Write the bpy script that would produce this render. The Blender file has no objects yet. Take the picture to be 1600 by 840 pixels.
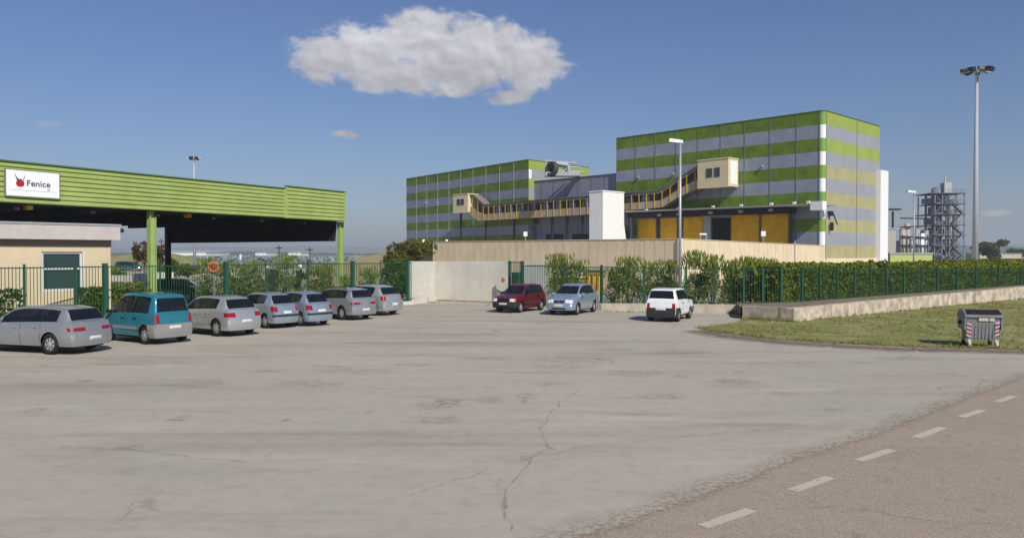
import bpy, math, random
from mathutils import Vector, noise as mn
random.seed(7)
R = math.radians
SC = bpy.context.scene
COL = SC.collection
# ---------------------------------------------------------------- camera, sky, sun
F, H = 1230.0, 2.9
TH = math.atan(22 / F)
cam_d = bpy.data.cameras.new("camera"); cam = bpy.data.objects.new("camera", cam_d); COL.objects.link(cam)
cam.location = (0, 0, H); cam.rotation_euler = (math.pi / 2 - TH, 0, 0)
cam_d.sensor_width = 36; cam_d.lens = 36 * F / 1600; cam_d.clip_end = 20000; cam_d.clip_start = 0.1
SC.camera = cam
SUN_EL = R(38); sdx, sdy = 0.46, -0.888
sdv = Vector((sdx, sdy, 0)).normalized() * math.cos(SUN_EL); sdv.z = math.sin(SUN_EL)
sun_d = bpy.data.lights.new("sun", 'SUN'); sun = bpy.data.objects.new("sun", sun_d); COL.objects.link(sun)
sun_d.energy = 4.45; sun_d.angle = R(0.6); sun_d.color = (1.0, .95, .87)
sun.rotation_euler = sdv.to_track_quat('Z', 'Y').to_euler(); sun.location = (20, -20, 60)
SC.view_settings.view_transform = 'Standard'; SC.view_settings.look = 'None'
SC.view_settings.exposure = 0.0; SC.view_settings.gamma = 1.0
SC.cycles.use_denoising = True
SC.cycles.max_bounces = 6; SC.cycles.volume_bounces = 1
SC.cycles.transparent_max_bounces = 24
W = bpy.data.worlds.new("World"); SC.world = W; W.use_nodes = True

class NT:
    def __init__(s, tree):
        s.t = tree; s.n = tree.nodes; s.l = tree.links
    def new(s, typ, **kw):
        n = s.n.new(typ)
        for k, v in kw.items(): setattr(n, k, v)
        return n
    def put(s, sock, val):
        if isinstance(val, bpy.types.NodeSocket): s.l.new(val, sock)
        else: sock.default_value = val
    def math(s, op, a, b=0.0, c=None, clamp=False):
        n = s.new('ShaderNodeMath', operation=op, use_clamp=clamp)
        s.put(n.inputs[0], a); s.put(n.inputs[1], b)
        if c is not None: s.put(n.inputs[2], c)
        return n.outputs[0]
    def mix(s, fac, a, b, mode='MIX'):
        n = s.new('ShaderNodeMixRGB', blend_type=mode)
        s.put(n.inputs[0], fac); s.put(n.inputs[1], a); s.put(n.inputs[2], b)
        return n.outputs[0]
    def noise(s, vec, scale, detail=4, rough=.55, dist=0.0):
        n = s.new('ShaderNodeTexNoise')
        if vec is not None: s.l.new(vec, n.inputs['Vector'])
        n.inputs['Scale'].default_value = scale; n.inputs['Detail'].default_value = detail
        n.inputs['Roughness'].default_value = rough; n.inputs['Distortion'].default_value = dist
        return n.outputs['Fac']
    def ramp(s, fac, lo, hi, a=0.0, b=1.0, smooth=True):
        n = s.new('ShaderNodeMapRange', interpolation_type='SMOOTHSTEP' if smooth else 'LINEAR')
        s.put(n.inputs[0], fac)
        for i, v in enumerate((lo, hi, a, b)): n.inputs[1 + i].default_value = v
        return n.outputs[0]

def build_sky():
    t = NT(W.node_tree); t.n.clear()
    out = t.new('ShaderNodeOutputWorld')
    sky = t.new('ShaderNodeTexSky', sky_type='NISHITA')
    sky.sun_disc = False; sky.sun_elevation = SUN_EL; sky.sun_rotation = math.atan2(sdx, sdy)
    sky.altitude = 300; sky.air_density = 1.3; sky.dust_density = .5; sky.ozone_density = 3.5
    bg = t.new('ShaderNodeBackground'); bg.inputs[1].default_value = 0.063
    t.l.new(t.mix(1.0, sky.outputs[0], (.83, .91, 1.23, 1), 'MULTIPLY'), bg.inputs[0])
    tc = t.new('ShaderNodeTexCoord'); sx = t.new('ShaderNodeSeparateXYZ'); t.l.new(tc.outputs['Generated'], sx.inputs[0])
    X, Y, Z = sx.outputs
    az = t.math('ARCTAN2', X, Y); el = t.math('ARCSINE', Z)
    cmb = t.new('ShaderNodeCombineXYZ'); t.put(cmb.inputs[0], az); t.put(cmb.inputs[1], t.math('MULTIPLY', el, 1.5)); 
    vec = cmb.outputs[0]
    n1 = t.noise(vec, 26, 8, .62, .3); n2 = t.noise(vec, 9, 3, .5)
    wob = t.math('ADD', t.math('MULTIPLY', t.math('SUBTRACT', n1, .5), 3.1), t.math('MULTIPLY', t.math('SUBTRACT', n2, .5), .5))
    def dens(elo):
        best = None
        for (px, py, rx, ry, k) in ((515, 92, 62, 36, 1), (585, 88, 85, 46, 1), (662, 78, 80, 56, 1), (745, 84, 95, 52, 1),
                                    (818, 98, 66, 46, 1), (650, 116, 160, 32, 1), (760, 108, 110, 32, 1), (600, 104, 110, 30, 1), (790, 152, 50, 15, .55), (700, 145, 60, 10, .4), (540, 211, 32, 8, .38), (70, 193, 32, 9, .2),
                                    (1556, 333, 22, 6, .25), (885, 102, 30, 6, .3), (468, 66, 22, 10, .15)):
            a0 = math.atan((px - 800) / F); e0 = math.atan((398 - py) / math.hypot(F, px - 800))
            q = t.math('POWER', t.math('MULTIPLY', t.math('SUBTRACT', az, a0), F / rx), 2.0)
            d = t.math('SUBTRACT', t.math('ADD', el, elo), e0)
            w = t.math('POWER', t.math('MULTIPLY', d, F / ry), 2.0)
            v = t.math('MULTIPLY', t.math('SUBTRACT', 1.0, t.math('ADD', q, w)), 1.0)
            v = t.math('SUBTRACT', v, (1 - k) * .9)
            best = v if best is None else t.math('SMOOTH_MAX', best, v, .25)
        return best
    base = dens(0.0)
    mask = t.ramp(t.math('ADD', base, wob), -.34, .62)
    mask = t.math('MULTIPLY', mask, t.ramp(base, -1.0, -.3))
    # form: billows get their relief from the same field looked up a little higher
    cmb2 = t.new('ShaderNodeCombineXYZ'); t.put(cmb2.inputs[0], t.math('ADD', az, .006)); t.put(cmb2.inputs[1], t.math('MULTIPLY', t.math('ADD', el, .006), 1.5))
    n1b = t.noise(cmb2.outputs[0], 22, 3, .5, .3); n1c = t.noise(vec, 22, 3, .5, .3)
    relief = t.math('SUBTRACT', n1c, n1b)
    e_mid = math.atan((398 - 122) / F)
    up = t.ramp(el, e_mid - .025, e_mid + .05, 0, 1)
    lum = t.math('ADD', t.math('MULTIPLY', relief, .55), t.math('ADD', .47, t.math('MULTIPLY', up, .15)))
    lum = t.math('ADD', lum, t.math('MULTIPLY', t.math('SUBTRACT', n2, .5), .35))
    cc = t.mix(lum, (0, 0, 0, 1), (.99, .98, 1.04, 1))
    bc = t.new('ShaderNodeBackground'); t.l.new(cc, bc.inputs[0]); bc.inputs[1].default_value = 1.0
    mx = t.new('ShaderNodeMixShader'); t.put(mx.inputs[0], t.math('MULTIPLY', mask, .96)); t.l.new(bg.outputs[0], mx.inputs[1]); t.l.new(bc.outputs[0], mx.inputs[2])
    t.l.new(mx.outputs[0], out.inputs[0])
build_sky()

# ---------------------------------------------------------------- helpers
ct, st = math.cos(TH), math.sin(TH)
def ray(px, py):
    a = px - 800; b = 420 - py
    return (a, F * ct + b * st, -F * st + b * ct)
def P(px, py, z=0.0):
    d = ray(px, py); k = (z - H) / d[2]
    return Vector((d[0] * k, d[1] * k, z))
def PD(px, py, Y):
    d = ray(px, py); k = Y / d[1]
    return Vector((d[0] * k, Y, H + d[2] * k))

class Fr:
    """frame: origin o, u along a wall, n outward, z up"""
    def __init__(s, o, u, n=None):
        s.o = Vector((o[0], o[1], 0)); s.u = Vector((u[0], u[1], 0)).normalized()
        s.n = Vector((n[0], n[1], 0)).normalized() if n is not None else Vector((s.u.y, -s.u.x, 0))
    def p(s, a, b, z): return s.o + s.u * a + s.n * b + Vector((0, 0, z))
    def hit(s, px, py, b=0.0):
        """where the sight line of a photo point meets the wall plane set b proud -> (a, z)"""
        d = Vector(ray(px, py)); o = s.o + s.n * b; c = Vector((0, 0, H))
        k = (o - Vector((0, 0, 0))).dot(s.n) / d.dot(s.n) if abs(d.dot(s.n)) > 1e-9 else 0
        q = c + d * k
        return (q - s.o).dot(s.u), q.z

class MB:
    def __init__(s): s.v = []; s.f = []; s.m = []
    def quad(s, *pts, m=0):
        i = len(s.v); s.v += [tuple(p) for p in pts]; s.f.append(tuple(range(i, i + len(pts)))); s.m.append(m)
    def hexa(s, b, t, m=0):
        i = len(s.v); s.v += [tuple(p) for p in b] + [tuple(p) for p in t]; n = len(b)
        s.f.append(tuple(i + k for k in reversed(range(n)))); s.f.append(tuple(i + n + k for k in range(n)))
        for k in range(n): s.f.append((i + k, i + (k + 1) % n, i + n + (k + 1) % n, i + n + k))
        s.m += [m] * (n + 2)
    def box(s, x0, x1, y0, y1, z0, z1, m=0):
        s.hexa([(x0, y0, z0), (x1, y0, z0), (x1, y1, z0), (x0, y1, z0)], [(x0, y0, z1), (x1, y0, z1), (x1, y1, z1), (x0, y1, z1)], m)
    def fbox(s, fr, a0, a1, b0, b1, z0, z1, m=0, z0b=None, z1b=None):
        z0b = z0 if z0b is None else z0b; z1b = z1 if z1b is None else z1b   # at a1
        s.hexa([fr.p(a0, b0, z0), fr.p(a1, b0, z0b), fr.p(a1, b1, z0b), fr.p(a0, b1, z0)],
               [fr.p(a0, b0, z1), fr.p(a1, b0, z1b), fr.p(a1, b1, z1b), fr.p(a0, b1, z1)], m)
    def cyl(s, p0, p1, r0, r1=None, n=12, m=0, cap=True):
        r1 = r0 if r1 is None else r1; p0 = Vector(p0); p1 = Vector(p1); d = (p1 - p0).normalized()
        a = d.orthogonal().normalized(); b = d.cross(a); i = len(s.v)
        for (p, r) in ((p0, r0), (p1, r1)):
            for k in range(n):
                t = 2 * math.pi * k / n; s.v.append(tuple(p + a * (r * math.cos(t)) + b * (r * math.sin(t))))
        for k in range(n): s.f.append((i + k, i + (k + 1) % n, i + n + (k + 1) % n, i + n + k)); s.m.append(m)
        if cap:
            s.f.append(tuple(i + k for k in reversed(range(n)))); s.f.append(tuple(i + n + k for k in range(n))); s.m += [m, m]
    def lathe(s, o, axis, prof, n=24, m=0, mf=None):
        """prof: list of (r, h) along axis"""
        o = Vector(o); d = Vector(axis).normalized(); a = d.orthogonal().normalized(); b = d.cross(a); i = len(s.v)
        for (r, h) in prof:
            for k in range(n):
                t = 2 * math.pi * k / n; s.v.append(tuple(o + d * h + a * (r * math.cos(t)) + b * (r * math.sin(t))))
        for j in range(len(prof) - 1):
            for k in range(n):
                s.f.append((i + j * n + k, i + j * n + (k + 1) % n, i + (j + 1) * n + (k + 1) % n, i + (j + 1) * n + k)); s.m.append(mf(j, k) if mf else m)
    def build(s, name, mats, parent=None, smooth=False, fix=True):
        me = bpy.data.meshes.new(name)
        off = Vector((0, 0, 0))
        if parent is not None:
            p = parent
            if s.world and p.rotation_euler.z == 0: 
                while p is not None: off += p.location; p = p.parent
        me.from_pydata([tuple(Vector(v) - off) for v in s.v], [], s.f)
        if not isinstance(mats, (list, tuple)): mats = [mats]
        for mt in mats: me.materials.append(mt)
        me.polygons.foreach_set('material_index', s.m)
        if smooth: me.polygons.foreach_set('use_smooth', [True] * len(s.f))
        me.update()
        o = bpy.data.objects.new(name, me); COL.objects.link(o)
        if parent is not None: o.parent = parent
        return o
    world = True
class LMB(MB): world = False   # local coordinates

def tag(o, label=None, cat=None, group=None, kind=None):
    if label: o['label'] = label
    if cat: o['category'] = cat
    if group: o['group'] = group
    if kind: o['kind'] = kind
    return o
def thing(name, loc, label, cat, group=None, rz=0):
    o = bpy.data.objects.new(name, None); COL.objects.link(o); o.empty_display_size = .3
    o.location = loc; o.rotation_euler = (0, 0, rz)
    return tag(o, label, cat, group)
def edge_smooth(o, ang=35):
    me = o.data; me.polygons.foreach_set('use_smooth', [True] * len(me.polygons))
    try: me.set_sharp_from_angle(angle=R(ang))
    except Exception: pass

def M(name, col, rough=.75, metal=0.0, var=0.0, scale=3.0, bump=0.0, bscale=40.0, coat=0.0, spec=.2, col2=None, dirt=0.0, ribs=None):
    mt = bpy.data.materials.new(name); mt.use_nodes = True; t = NT(mt.node_tree)
    b = t.n['Principled BSDF']; b.inputs['Roughness'].default_value = rough; b.inputs['Metallic'].default_value = metal
    b.inputs['Coat Weight'].default_value = coat; b.inputs['Coat Roughness'].default_value = .08; b.inputs['Specular IOR Level'].default_value = spec
    geo = t.new('ShaderNodeNewGeometry'); pos = geo.outputs['Position']
    c = (*col, 1)
    if var or col2:
        n = t.noise(pos, scale, 6, .6); k = t.ramp(n, .3, .7)
        ca = (*(x * (1 - var) for x in col), 1); cb = (*((col2 or [min(1, x * (1 + var)) for x in col])), 1)
        c = t.mix(k, ca, cb)
    if dirt:
        mp = t.new('ShaderNodeMapping'); mp.inputs['Scale'].default_value = (1.6, 1.6, .16); t.l.new(pos, mp.inputs[0])
        k = t.ramp(t.noise(mp.outputs[0], 1.3, 6, .65), .48, .8, 0, dirt)
        c = t.mix(k, c, (.16, .13, .10, 1))
    t.put(b.inputs['Base Color'], c)
    if bump or ribs:
        bp = t.new('ShaderNodeBump'); bp.inputs['Strength'].default_value = bump or .6; bp.inputs['Distance'].default_value = .02
        if ribs:
            wv = t.new('ShaderNodeTexWave', wave_type='BANDS', bands_direction=ribs[0]); wv.inputs['Scale'].default_value = ribs[1]
            t.l.new(pos, wv.inputs[0]); t.l.new(wv.outputs['Fac'], bp.inputs['Height'])
        else: t.l.new(t.noise(pos, bscale, 5, .6), bp.inputs['Height'])
        t.l.new(bp.outputs[0], b.inputs['Normal'])
    return mt

def leafmat(name, dark, light, tip=None):
    mt = bpy.data.materials.new(name); mt.use_nodes = True; t = NT(mt.node_tree)
    b = t.n['Principled BSDF']; b.inputs['Roughness'].default_value = .75; b.inputs['Specular IOR Level'].default_value = .06
    geo = t.new('ShaderNodeNewGeometry'); pos = geo.outputs['Position']
    k = t.ramp(t.noise(pos, 1.1, 4, .6), .35, .65)
    k2 = t.ramp(t.noise(pos, 9, 3, .6), .35, .7)
    c = t.mix(k, (*dark, 1), (*light, 1)); c = t.mix(t.math('MULTIPLY', k2, .55), c, (*(tip or light), 1))
    t.l.new(c, b.inputs['Base Color'])
    tr = t.new('ShaderNodeBsdfTranslucent'); t.l.new(c, tr.inputs[0])
    mx = t.new('ShaderNodeMixShader'); mx.inputs[0].default_value = .25
    t.l.new(b.outputs[0], mx.inputs[1]); t.l.new(tr.outputs[0], mx.inputs[2])
    t.l.new(mx.outputs[0], t.n['Material Output'].inputs[0])
    return mt

def glassmat(name, tint, tr=.3, rough=.03):
    mt = bpy.data.materials.new(name); mt.use_nodes = True; t = NT(mt.node_tree)
    b = t.n['Principled BSDF']; b.inputs['Base Color'].default_value = (*tint, 1); b.inputs['Roughness'].default_value = rough; b.inputs['Specular IOR Level'].default_value = .6
    tp = t.new('ShaderNodeBsdfTransparent'); tp.inputs[0].default_value = (*(min(1, x * 3 + .45) for x in tint), 1)
    mx = t.new('ShaderNodeMixShader'); mx.inputs[0].default_value = tr
    t.l.new(b.outputs[0], mx.inputs[1]); t.l.new(tp.outputs[0], mx.inputs[2])
    t.l.new(mx.outputs[0], t.n['Material Output'].inputs[0])
    return mt

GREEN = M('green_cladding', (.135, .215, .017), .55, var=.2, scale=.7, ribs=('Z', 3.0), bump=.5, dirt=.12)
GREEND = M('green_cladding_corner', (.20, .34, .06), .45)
GREENR = M('green_cladding_sunlit', (.30, .36, .078), .55, var=.08, scale=.5, ribs=('Z', 3.0), bump=.4)  # same green, lightened in colour for the sun-facing gables
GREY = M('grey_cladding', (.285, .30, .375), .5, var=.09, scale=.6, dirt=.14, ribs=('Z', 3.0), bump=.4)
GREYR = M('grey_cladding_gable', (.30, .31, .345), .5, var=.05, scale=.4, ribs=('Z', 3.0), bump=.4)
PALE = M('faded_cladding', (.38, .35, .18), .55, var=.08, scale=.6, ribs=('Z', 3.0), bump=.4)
WHITEP = M('white_panel', (.80, .80, .80), .5, var=.02)
JOINT = M('panel_joint', (.14, .17, .16), .6)
JOINTL = M('light_joint', (.36, .40, .36), .6)
CREAM = M('cream_plaster', (.60, .50, .335), .9, var=.05, scale=.8, dirt=.12)
CREAMW = M('cream_concrete', (.71, .59, .40), .9, var=.07, scale=.5, dirt=.2)
SHEDG = M('shed_green', (.345, .43, .135), .5, var=.08, scale=1.2)
COLG = M('column_green', (.30, .42, .14), .5, var=.06, scale=2)
SOFFIT = M('shaded_soffit', (.022, .02, .02), .9)  # near-black colour carries the deep shade under the shed roof
DARK = M('dark_metal', (.03, .03, .035), .6)
BLACK = M('black_rubber', (.012, .012, .013), .8)
TRIMD = M('dark_trim', (.10, .085, .08), .7)
YDOOR = M('yellow_door', (.86, .46, .008), .55, var=.12, scale=.9, ribs=('Z', 2.0), bump=.35)
YELL = M('yellow_paint', (.60, .36, .035), .55, var=.1, scale=4)
GAL = M('gallery_side', (.40, .33, .235), .75, var=.12, scale=1.5, ribs=('Z', 2.0), bump=.2)
GALT = M('gallery_top', (.20, .17, .14), .8, var=.15, scale=2)
BOXC = M('cabin_cream', (.66, .57, .36), .7, var=.04, scale=1)
GALV = M('galvanised_steel', (.38, .40, .42), .45, metal=.35, var=.1, scale=6)
MASTG = M('mast_paint', (.42, .43, .47), .5, var=.06, scale=3)
WHITE = M('white_paint', (.80, .80, .78), .5, var=.03)
OFFW = M('offwhite_concrete', (.60, .575, .51), .9, var=.06, scale=1.2, dirt=.2, bump=.2)
OFFW2 = M('grey_white_concrete', (.62, .59, .51), .9, var=.07, scale=1.0, dirt=.25, bump=.2)
CONC = M('weathered_concrete', (.48, .41, .32), .95, var=.33, scale=2.2, dirt=.95, bump=.5, bscale=14)
FENCEG = M('fence_green', (.022, .085, .042), .6)
POSTG = M('post_green', (.02, .085, .055), .6)
RED = M('red_paint', (.5, .03, .02), .5)
ORANGE = M('orange_plastic', (.50, .15, .07), .7)
TAIL = M('tail_light_red', (.27, .010, .018), .25, coat=.3)
LAMPC = M('clear_lens', (.72, .74, .75), .08, coat=.8)
AMBER = M('amber_lens', (.65, .18, .02), .2)
PLATE = M('licence_plate', (.62, .62, .60), .5)
PBLUE = M('plate_blue', (.02, .06, .35), .4)
RIM = M('wheel_rim', (.46, .46, .45), .35, metal=.4, var=.12, scale=14)
TYRE = M('tyre_rubber', (.022, .02, .019), .85, var=.3, scale=9)
SEAT = M('seat_cloth', (.06, .06, .065), .9)
CGLASS = glassmat('car_glass', (.012, .016, .022), .38)
WGLASS = glassmat('window_glass', (.03, .06, .06), .15)
LEAF_OL = leafmat('oleander_leaf', (.075, .11, .012), (.16, .21, .030), (.27, .28, .08))
LEAF_HG = leafmat('hedge_leaf', (.12, .165, .014), (.20, .24, .03), (.29, .29, .065))
LEAF_IVY = leafmat('ivy_leaf', (.035, .072, .010), (.075, .13, .018), (.12, .16, .03))
LEAF_TR = leafmat('tree_leaf', (.05, .065, .012), (.14, .15, .025), (.20, .17, .03))
LEAF_BR = leafmat('brown_leaf', (.05, .035, .02), (.13, .07, .03), (.16, .12, .04))
BARK = M('bark', (.10, .075, .05), .95, var=.3, scale=8)

# ---------------------------------------------------------------- ground
def pavement_mat(name, c1, c2, stain, aggregate, streak):
    mt = bpy.data.materials.new(name); mt.use_nodes = True; t = NT(mt.node_tree)
    b = t.n['Principled BSDF']; b.inputs['Roughness'].default_value = .93; b.inputs['Specular IOR Level'].default_value = .25
    geo = t.new('ShaderNodeNewGeometry'); pos = geo.outputs['Position']
    big = t.ramp(t.noise(pos, .09, 5, .6, .4), .32, .68)
    c = t.mix(big, (*c1, 1), (*c2, 1))
    mp = t.new('ShaderNodeMapping'); mp.inputs['Rotation'].default_value = (0, 0, R(22)); mp.inputs['Scale'].default_value = (.10, .55, 1); t.l.new(pos, mp.inputs[0])
    s1 = t.ramp(t.noise(mp.outputs[0], 1.0, 7, .62, .6), .47, .72, 0, streak)
    c = t.mix(s1, c, (*stain, 1))
    mp3 = t.new('ShaderNodeMapping'); mp3.inputs['Rotation'].default_value = (0, 0, R(55)); mp3.inputs['Scale'].default_value = (.22, 1.3, 1); t.l.new(pos, mp3.inputs[0])
    c = t.mix(t.ramp(t.noise(mp3.outputs[0], 1.0, 6, .6, .8), .55, .75, 0, .30), c, (*(x * .8 for x in stain), 1))
    grn = t.ramp(t.noise(pos, .22, 5, .6, .3), .45, .65, 0, .35); c = t.mix(grn, c, (c1[0] * .90, c1[1] * .97, c1[2] * .95, 1))
    mot = t.ramp(t.noise(pos, 3.2, 6, .7), .3, .7, .88, 1.10); c = t.mix(1.0, c, t.mix(mot, (0, 0, 0, 1), (1, 1, 1, 1)), 'MULTIPLY')
    mp2 = t.new('ShaderNodeMapping'); mp2.inputs['Rotation'].default_value = (0, 0, R(-8)); mp2.inputs['Scale'].default_value = (.16, .8, 1); t.l.new(pos, mp2.inputs[0])
    s2 = t.ramp(t.noise(mp2.outputs[0], 1.3, 6, .6, .5), .50, .72, 0, .38)
    c = t.mix(s2, c, (*(min(1, x * 1.22) for x in c2), 1))
    sp = t.ramp(t.noise(pos, 1.6, 6, .72), .63, .76, 0, .5)
    c = t.mix(sp, c, (*(x * .55 for x in stain), 1))
    tiny = t.ramp(t.noise(pos, 8, 4, .65), .66, .76, 0, .5)
    c = t.mix(tiny, c, (*(x * .6 for x in stain), 1))
    ag = t.noise(pos, 70, 3, .7); c = t.mix(aggregate, c, t.mix(t.ramp(ag, .3, .7), (.04, .035, .03, 1), (.75, .68, .58, 1)))
    # fine crack network, only in places
    vo = t.new('ShaderNodeTexVoronoi', feature='DISTANCE_TO_EDGE'); vo.inputs['Scale'].default_value = .16
    wn = t.new('ShaderNodeTexNoise'); wn.inputs['Scale'].default_value = .8; wn.inputs['Detail'].default_value = 6; t.l.new(pos, wn.inputs[0])
    wv = t.new('ShaderNodeVectorMath', operation='MULTIPLY_ADD'); t.l.new(wn.outputs['Color'], wv.inputs[0]); wv.inputs[1].default_value = (2.4, 2.4, 0); t.l.new(pos, wv.inputs[2])
    t.l.new(wv.outputs[0], vo.inputs['Vector'])
    cr = t.ramp(vo.outputs['Distance'], .0, .006, 1, 0)
    crm = t.math('MULTIPLY', cr, t.ramp(t.noise(pos, .13, 2, .5), .50, .62, 0, .5))
    c = t.mix(crm, c, (*(x * .45 for x in stain), 1))
    t.l.new(c, b.inputs['Base Color'])
    bp = t.new('ShaderNodeBump'); bp.inputs['Strength'].default_value = .35; bp.inputs['Distance'].default_value = .01
    t.l.new(ag, bp.inputs['Height']); t.l.new(bp.outputs[0], b.inputs['Normal'])
    return mt
APRON = pavement_mat('apron_concrete', (.405, .365, .288), (.475, .422, .337), (.26, .21, .15), .17, .68)
ROADM = pavement_mat('road_asphalt', (.32, .238, .165), (.355, .265, .185), (.225, .175, .125), .34, .4)

def field_mat():
    mt = bpy.data.materials.new('field'); mt.use_nodes = True; t = NT(mt.node_tree)
    b = t.n['Principled BSDF']; b.inputs['Roughness'].default_value = .95
    geo = t.new('ShaderNodeNewGeometry'); pos = geo.outputs['Position']
    a = t.ramp(t.noise(pos, .006, 5, .6), .4, .6); c = t.mix(a, (.16, .19, .12, 1), (.30, .26, .18, 1))
    a2 = t.ramp(t.noise(pos, .03, 5, .6), .5, .7); c = t.mix(a2, c, (.07, .09, .05, 1))
    t.l.new(c, b.inputs['Base Color']); return mt
FIELD = field_mat()
def grass_mat(name, g1, g2, dry):
    mt = bpy.data.materials.new(name); mt.use_nodes = True; t = NT(mt.node_tree)
    b = t.n['Principled BSDF']; b.inputs['Roughness'].default_value = .95; b.inputs['Specular IOR Level'].default_value = .1
    geo = t.new('ShaderNodeNewGeometry'); pos = geo.outputs['Position']
    c = t.mix(t.ramp(t.noise(pos, 5, 6, .7), .3, .7), (*g1, 1), (*g2, 1))
    c = t.mix(t.ramp(t.noise(pos, .55, 6, .65, .5), .42, .66, 0, .9), c, (*dry, 1))
    t.l.new(c, b.inputs['Base Color'])
    bp = t.new('ShaderNodeBump'); bp.inputs['Strength'].default_value = .7; bp.inputs['Distance'].default_value = .06
    t.l.new(t.noise(pos, 14, 6, .7), bp.inputs['Height']); t.l.new(bp.outputs[0], b.inputs['Normal'])
    return mt
GRASS = grass_mat('grass_sheet', (.16, .185, .045), (.25, .26, .085), (.38, .31, .17))
DRYG = grass_mat('dry_grass', (.27, .22, .11), (.36, .29, .15), (.40, .33, .19))
HILL = grass_mat('hill_land', (.14, .16, .08), (.26, .22, .14), (.42, .33, .22))
HILLB = grass_mat('hill_wood', (.05, .08, .05), (.08, .11, .07), (.12, .12, .08))
SOIL = M('soil', (.22, .17, .125), .95, var=.25, scale=2, bump=.5, bscale=9)

def sheet(name, pts, z, mat, kind='structure'):
    mb = MB(); mb.quad(*[(p[0], p[1], z) for p in pts]); o = mb.build(name, mat); o['kind'] = kind; return o
def ring(n, r): return [(r * math.cos(2 * math.pi * k / n), r * math.sin(2 * math.pi * k / n)) for k in range(n)]
sheet('ground', ring(64, 4300), -.05, FIELD)
# apron (car park) runs in front of the fences and on through the yard behind them
ap = [(-75, -40), (90, -40), (90, 12), tuple(P(1900, 556)[:2]), tuple(P(1600, 546)[:2]), tuple(P(1430, 541)[:2]), tuple(P(1150, 512)[:2]),
      tuple(P(1185, 494)[:2]), (12.2, 38.6), (24, 62), (60, 96), (70, 150), (-8, 170), (-70, 170), (-75, 60)]
sheet('car_park', ap, 0.0, APRON)
# road with a ragged edge over the apron
edge_px = [(1720, 543), (1600, 588), (1490, 629), (1375, 676), (1235, 720), (1120, 765), (965, 820), (700, 905)]
ep = [P(*e) for e in edge_px]
mb = MB(); pts = []
first = ep[0] + (ep[0] - ep[1]).normalized() * 60; lastp = ep[-1] + (ep[-1] - ep[-2]).normalized() * 30
poly = [first] + ep + [lastp]
for i in range(len(poly) - 1):
    a, b = poly[i], poly[i + 1]; n = max(1, int((b - a).length / .12)) if i not in (0, len(poly) - 2) else 12
    for k in range(n):
        q = a.lerp(b, k / n); d = (b - a).normalized(); nn = Vector((-d.y, d.x, 0))
        w = .07 * mn.noise(q * 1.1) + .025 * mn.noise(q * 6)
        pts.append(q + nn * w)
pts.append(lastp)
road_pts = pts
rd = (ep[1] - ep[-2]).normalized(); rn = Vector((rd.y, -rd.x, 0))
if rn.y > 0: rn = -rn
mb = MB()
for i in range(len(pts) - 1):
    a, b = pts[i], pts[i + 1]
    mb.quad((a.x, a.y, .006), (b.x, b.y, .006), (b.x + rn.x * 8, b.y + rn.y * 8, .006), (a.x + rn.x * 8, a.y + rn.y * 8, .006))
o = mb.build('road', ROADM); o['kind'] = 'structure'
def worn_mat(name, col, sc=9, lo=.42, hi=.62, amax=.95):
    mt = bpy.data.materials.new(name); mt.use_nodes = True; t = NT(mt.node_tree)
    b = t.n['Principled BSDF']; b.inputs['Roughness'].default_value = .9; b.inputs['Base Color'].default_value = (*col, 1)
    geo = t.new('ShaderNodeNewGeometry'); pos = geo.outputs['Position']
    at = t.new('ShaderNodeAttribute', attribute_name='fade')
    k = t.ramp(t.noise(pos, sc, 6, .65), lo, hi)
    k = t.math('MULTIPLY', t.math('MULTIPLY', k, at.outputs['Fac']), amax)
    tp = t.new('ShaderNodeBsdfTransparent'); mx = t.new('ShaderNodeMixShader'); t.put(mx.inputs[0], k)
    t.l.new(tp.outputs[0], mx.inputs[1]); t.l.new(b.outputs[0], mx.inputs[2]); t.l.new(mx.outputs[0], t.n['Material Output'].inputs[0])
    return mt
def with_fade(o, vals):
    at = o.data.attributes.new('fade', 'FLOAT', 'POINT'); at.data.foreach_set('value', vals)
RFADE = worn_mat('road_gravel', (.315, .245, .18), 13, .40, .66, .75)
mb = MB(); vals = []
for i in range(len(road_pts) - 1):
    a, b = road_pts[i], road_pts[i + 1]; i0 = len(mb.v)
    for (w, f) in ((.15, .0), (0, .9), (-.12, .6), (-.38, 0)):
        for q in (a, b):
            ww = w * (1 + .8 * mn.noise(q * .9)); mb.v.append((q.x + rn.x * ww, q.y + rn.y * ww, .0095)); vals.append(f)
    for j in (0, 2, 4): mb.f.append((i0 + j, i0 + j + 1, i0 + j + 3, i0 + j + 2)); mb.m.append(0)
o = mb.build('road_edge', RFADE); o['kind'] = 'structure'; with_fade(o, vals)
PAINT = worn_mat('road_paint', (.58, .49, .37), 11, .24, .42, .9)
STAIN = worn_mat('stain', (.17, .14, .11), 6, .35, .8, .42)
STAINT = worn_mat('tan_stain', (.38, .28, .16), 4, .3, .8, .35)
CRACK = worn_mat('crack_fill', (.16, .14, .115), 4, .34, .64, .34)
def strip(mb, a, b, w, z):
    d = (b - a).normalized(); n = Vector((-d.y, d.x, 0)) * (w / 2)
    mb.quad((a.x - n.x, a.y - n.y, z), (b.x - n.x, b.y - n.y, z), (b.x + n.x, b.y + n.y, z), (a.x + n.x, a.y + n.y, z))
mb = MB()
dashes = [((1098, 823), (1174, 797)), ((1238, 767), (1297, 746)), ((1341, 720), (1394, 703)), ((1431, 684), (1473, 668)), ((1502, 652), (1535, 641)), ((1558, 628), (1584, 619))]
cs = []
for a, b in dashes: strip(mb, P(*a), P(*b), .15, .011)
a, b = P(*dashes[0][0]), P(*dashes[-1][1]); dd = (b - a).normalized()
for k in range(1, 10): q = b + dd * (1.05 + (k - 1) * 2.05); strip(mb, q, q + dd * .95, .15, .011)
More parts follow.
